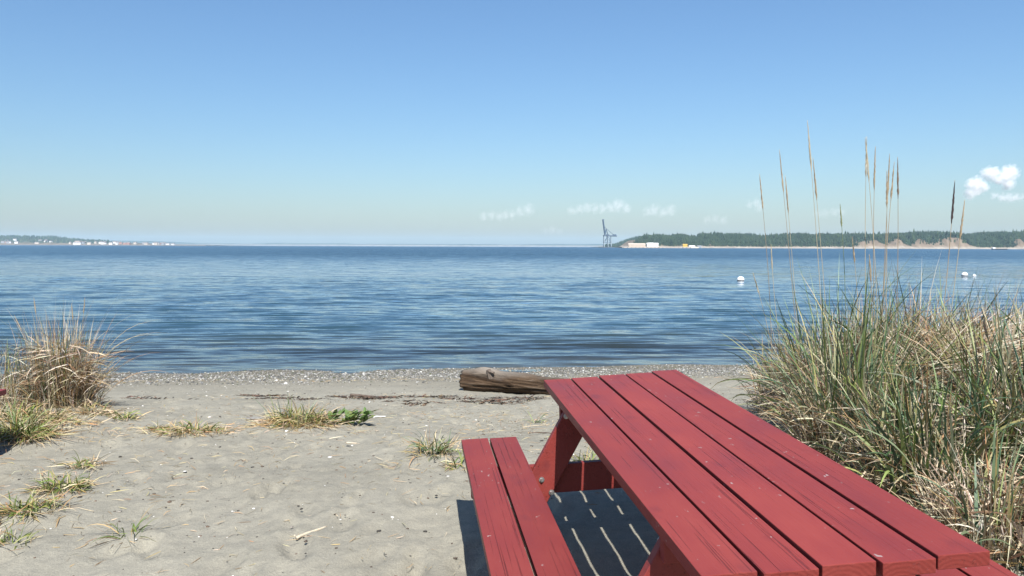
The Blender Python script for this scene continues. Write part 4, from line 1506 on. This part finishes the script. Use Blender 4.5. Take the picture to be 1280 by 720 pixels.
M_yel = simple_mat('yellow_paint', (0.55, 0.34, 0.05), (0.65, 0.42, 0.08), 0.4, 0.6)
hm['yellow'] = M_yel
hm['tan'] = simple_mat('tan_cladding', (0.46, 0.38, 0.30), (0.54, 0.46, 0.38), 0.3, 0.8)
hm['bright'] = simple_mat('white_cladding', (0.70, 0.70, 0.68), (0.78, 0.78, 0.76), 0.2, 0.7)
_oldroof = M_roof
for px0, px1, py0, yy, wl, lab in ((785, 806, 306.8, 1750, 'tan', 'long tan warehouse behind the pier'), (808, 822, 306.2, 1745, 'bright', 'bright white warehouse beside the wooded point'), (810, 816, 305.0, 1768, 'white', 'small white block behind the bright warehouse'), (853, 858.4, 306.8, 1772, 'yellow', 'small yellow shed on the island shore'), (861, 868, 309.0, 1772, 'white', 'low white shed right of the yellow one'), (871, 876, 309.2, 1772, 'grey', 'low grey shed on the island beach')):
    s_ = yy / 1000
    M_roof = hm[wl]
    wd = (px1 - px0) * s_
    h = (310.2 - py0) * s_ * 0.8
    house(((px0 + px1) / 2 - 640) * s_, yy, 1.5, wd, 10 if px1 - px0 > 10 else 6, h, wl, 0, lab, name='warehouse' if px1 - px0 > 10 else 'shed')
M_roof = _oldroof
# quay land under the warehouses
o = link('quay', ridge_mesh('quay', np.arange(238, 405, 5.0), [(1728.0, lambda x: 0 * x - 2), (1730.0, lambda x: 0 * x + 1.4), (1772.0, lambda x: 0 * x + 1.7), (1810.0, lambda x: 0 * x - 2)]), hm['tan'])
tag(o, 'flat quay ground behind the pier', 'ground', kind='structure')

# white boat with a long dark hull near the right edge
bt = empty('work_boat', ((1248 - 640) * 1.15, 1150, WATER_Z))
tag(bt, 'small boat with dark hull and white cabin near the right shore', 'boat')
bm = bmesh.new()
sec = [(-11, 0.6, 0.5), (-9.5, 1.6, 0), (0, 2.0, 0), (8, 1.9, 0), (11, 1.6, 0.1)]
rings = []
for x, hw, dz in sec:
    rings.append([bm.verts.new(p) for p in ((x, -hw, 1.3 + dz), (x, -hw * 0.7, -0.5), (x, hw * 0.7, -0.5), (x, hw, 1.3 + dz))])
for a, b in zip(rings[:-1], rings[1:]):
    for j in range(4):
        k = (j + 1) % 4
        bm.faces.new((a[j], b[j], b[k], a[k]))
bm.faces.new(rings[0])
bm.faces.new(rings[-1][::-1])
bmesh.ops.recalc_face_normals(bm, faces=bm.faces)
link('hull', bm_mesh('hull', bm), M_buoyd, bt)
bm = bmesh.new()
add_box(bm, (-10, -1.3, 1.5), (-6.2, 1.3, 3.4), 0.25)
link('cabin', bm_mesh('cabin', bm), M_buoy, bt)

# ------------------------------------------------------------------ haze and clouds
bm = bmesh.new()
add_box(bm, (-9200, -400, -12), (9200, 10600, 115))
hz = link('haze', bm_mesh('haze', bm), None)
m = bpy.data.materials.new('haze_air')
m.use_nodes = True
t = m.node_tree
t.nodes.remove(t.nodes['Principled BSDF'])
pv = nd(t, 'VolumePrincipled')
pv.inputs['Color'].default_value = (0.60, 0.82, 1.0, 1)
pv.inputs['Density'].default_value = 0.62e-4
pv.inputs['Anisotropy'].default_value = 0.0
t.links.new(pv.outputs[0], t.nodes['Material Output'].inputs['Volume'])
hz.data.materials.append(m)
hz['kind'] = 'stuff'


def cloud(label, px, py, d, blobs, dens, group='small white clouds low over the bay'):
    """a body of vapour: lumpy density falling to nothing inside a closed hull"""
    s = d / 1000.0
    c = Vector(((px - 640) * s, d, 1.5 + (308 + (px - 640) * 0.0035 - py) * s))
    x0 = min(b[0] - 1.5 * b[2] for b in blobs)
    x1 = max(b[0] + 1.5 * b[2] for b in blobs)
    z0 = min(b[1] - 1.5 * b[2] for b in blobs)
    z1 = max(b[1] + 1.5 * b[2] for b in blobs)
    hy = 1.6 * max(b[2] for b in blobs)
    bm = bmesh.new()
    bmesh.ops.create_cube(bm, size=1.0)
    bmesh.ops.bevel(bm, geom=list(bm.edges), offset=0.12, segments=2, affect='EDGES')
    for v in bm.verts:
        v.co = Vector((x0 + (v.co.x + 0.5) * (x1 - x0), v.co.y * 2 * hy, z0 + (v.co.z + 0.5) * (z1 - z0)))
    me2 = bm_mesh('cloud', bm)
    o = link('cloud', me2, None)
    o.location = c
    o.scale = (s, s, s)
    m = bpy.data.materials.new('cloud_vapour')
    m.use_nodes = True
    t = m.node_tree
    t.nodes.remove(t.nodes['Principled BSDF'])
    pv = nd(t, 'VolumePrincipled')
    pv.inputs['Color'].default_value = (1, 0.985, 0.975, 1)
    pv.inputs['Anisotropy'].default_value = -0.35
    P = nd(t, 'TexCoord').outputs['Object']
    best = None
    for bx_, bz_, r in blobs:
        ds = nd(t, 'VectorMath', operation='DISTANCE')
        t.links.new(P, ds.inputs[0])
        ds.inputs[1].default_value = (bx_, random.uniform(-0.3, 0.3) * r, bz_)
        v = mathn(t, 'MULTIPLY_ADD', ds.outputs['Value'], -1.0 / (1.25 * r), 1.0)
        best = v if best is None else mathn(t, 'MAXIMUM', best, v)
    n = noise_node(t, mapping(t, P, (1, 1, 1), (px * 0.37, py, 0)), 0.19, 5, 0.62)
    tot = mathn(t, 'ADD', best, mathn(t, 'MULTIPLY_ADD', n.outputs[0], 2.6, -1.30))
    mr = nd(t, 'MapRange', interpolation_type='SMOOTHSTEP')
    mr.inputs[1].default_value = 0.02
    mr.inputs[2].default_value = 1.05
    mr.inputs[4].default_value = dens / (s * 5)
    t.links.new(tot, mr.inputs[0])
    t.links.new(mathn(t, 'MULTIPLY', mr.outputs[0], mathn(t, 'GREATER_THAN', best, 0.0)), pv.inputs['Density'])
    t.links.new(pv.outputs[0], t.nodes['Material Output'].inputs['Volume'])
    me2.materials.append(m)
    tag(o, label, 'cloud', group)


cloud('brightest puffy cloud at the upper right, right lobe', 1246, 224, 20000, [(-15, 7, 8), (-7, 5, 9), (0, -1, 8), (6, 3, 8), (13, 7, 10), (10, -6, 8)], 1.1)
cloud('bright puffy cloud at the upper right, left lobe', 1217, 234, 20800, [(-7, 2, 8), (0, 4, 9), (7, -1, 8), (-8, -8, 8), (-1, -5, 7)], 0.88)
cloud('thin flat cloud under the bright right-hand clouds', 1256, 247, 21600, [(-16, 2, 5), (-7, 0, 6), (2, -1, 6.5), (10, 0, 5.5), (17, 0, 5)], 0.495)
cloud('faint pinkish cloud streak left of the crane, climbing right', 640, 268, 30000, [(-36, -3, 6), (-26, -1, 6), (-16, -3, 6), (-8, -1, 6), (0, 0, 6.5), (10, 3, 7), (20, 6, 8)], 0.144)
cloud('pinkish cloud bank directly above the crane', 752, 261, 30000, [(-38, -3, 6), (-28, -1, 6.5), (-19, 1, 7), (-9, 0, 6.5), (0, 0, 6.5), (10, 1, 7), (20, 4, 9), (30, 1, 7)], 0.18)
cloud('pinkish cloud pair right of the crane', 825, 264, 30000, [(-16, -2, 7), (-8, 1, 8), (2, -2, 6.5), (12, 1, 8)], 0.151)
cloud('faint cloud wisp behind the leftmost seed stalks', 942, 256, 30000, [(-6, 0, 6), (2, 1, 7), (6, -4, 6)], 0.144)
cloud('faint low cloud wisp left of the tallest stalk', 893, 275, 30000, [(-10, 0, 6), (0, 1, 6.5), (10, -1, 6)], 0.101)
cloud('faint low cloud wisp between the tallest stalks', 1035, 266, 30000, [(-14, -1, 6), (-4, -1, 6), (6, 1, 6), (16, 0, 6)], 0.101)
cloud('very faint cloud wisp under the streak left of the crane', 690, 289, 32000, [(-9, 0, 5), (0, 1, 6), (9, 0, 5)], 0.0792)
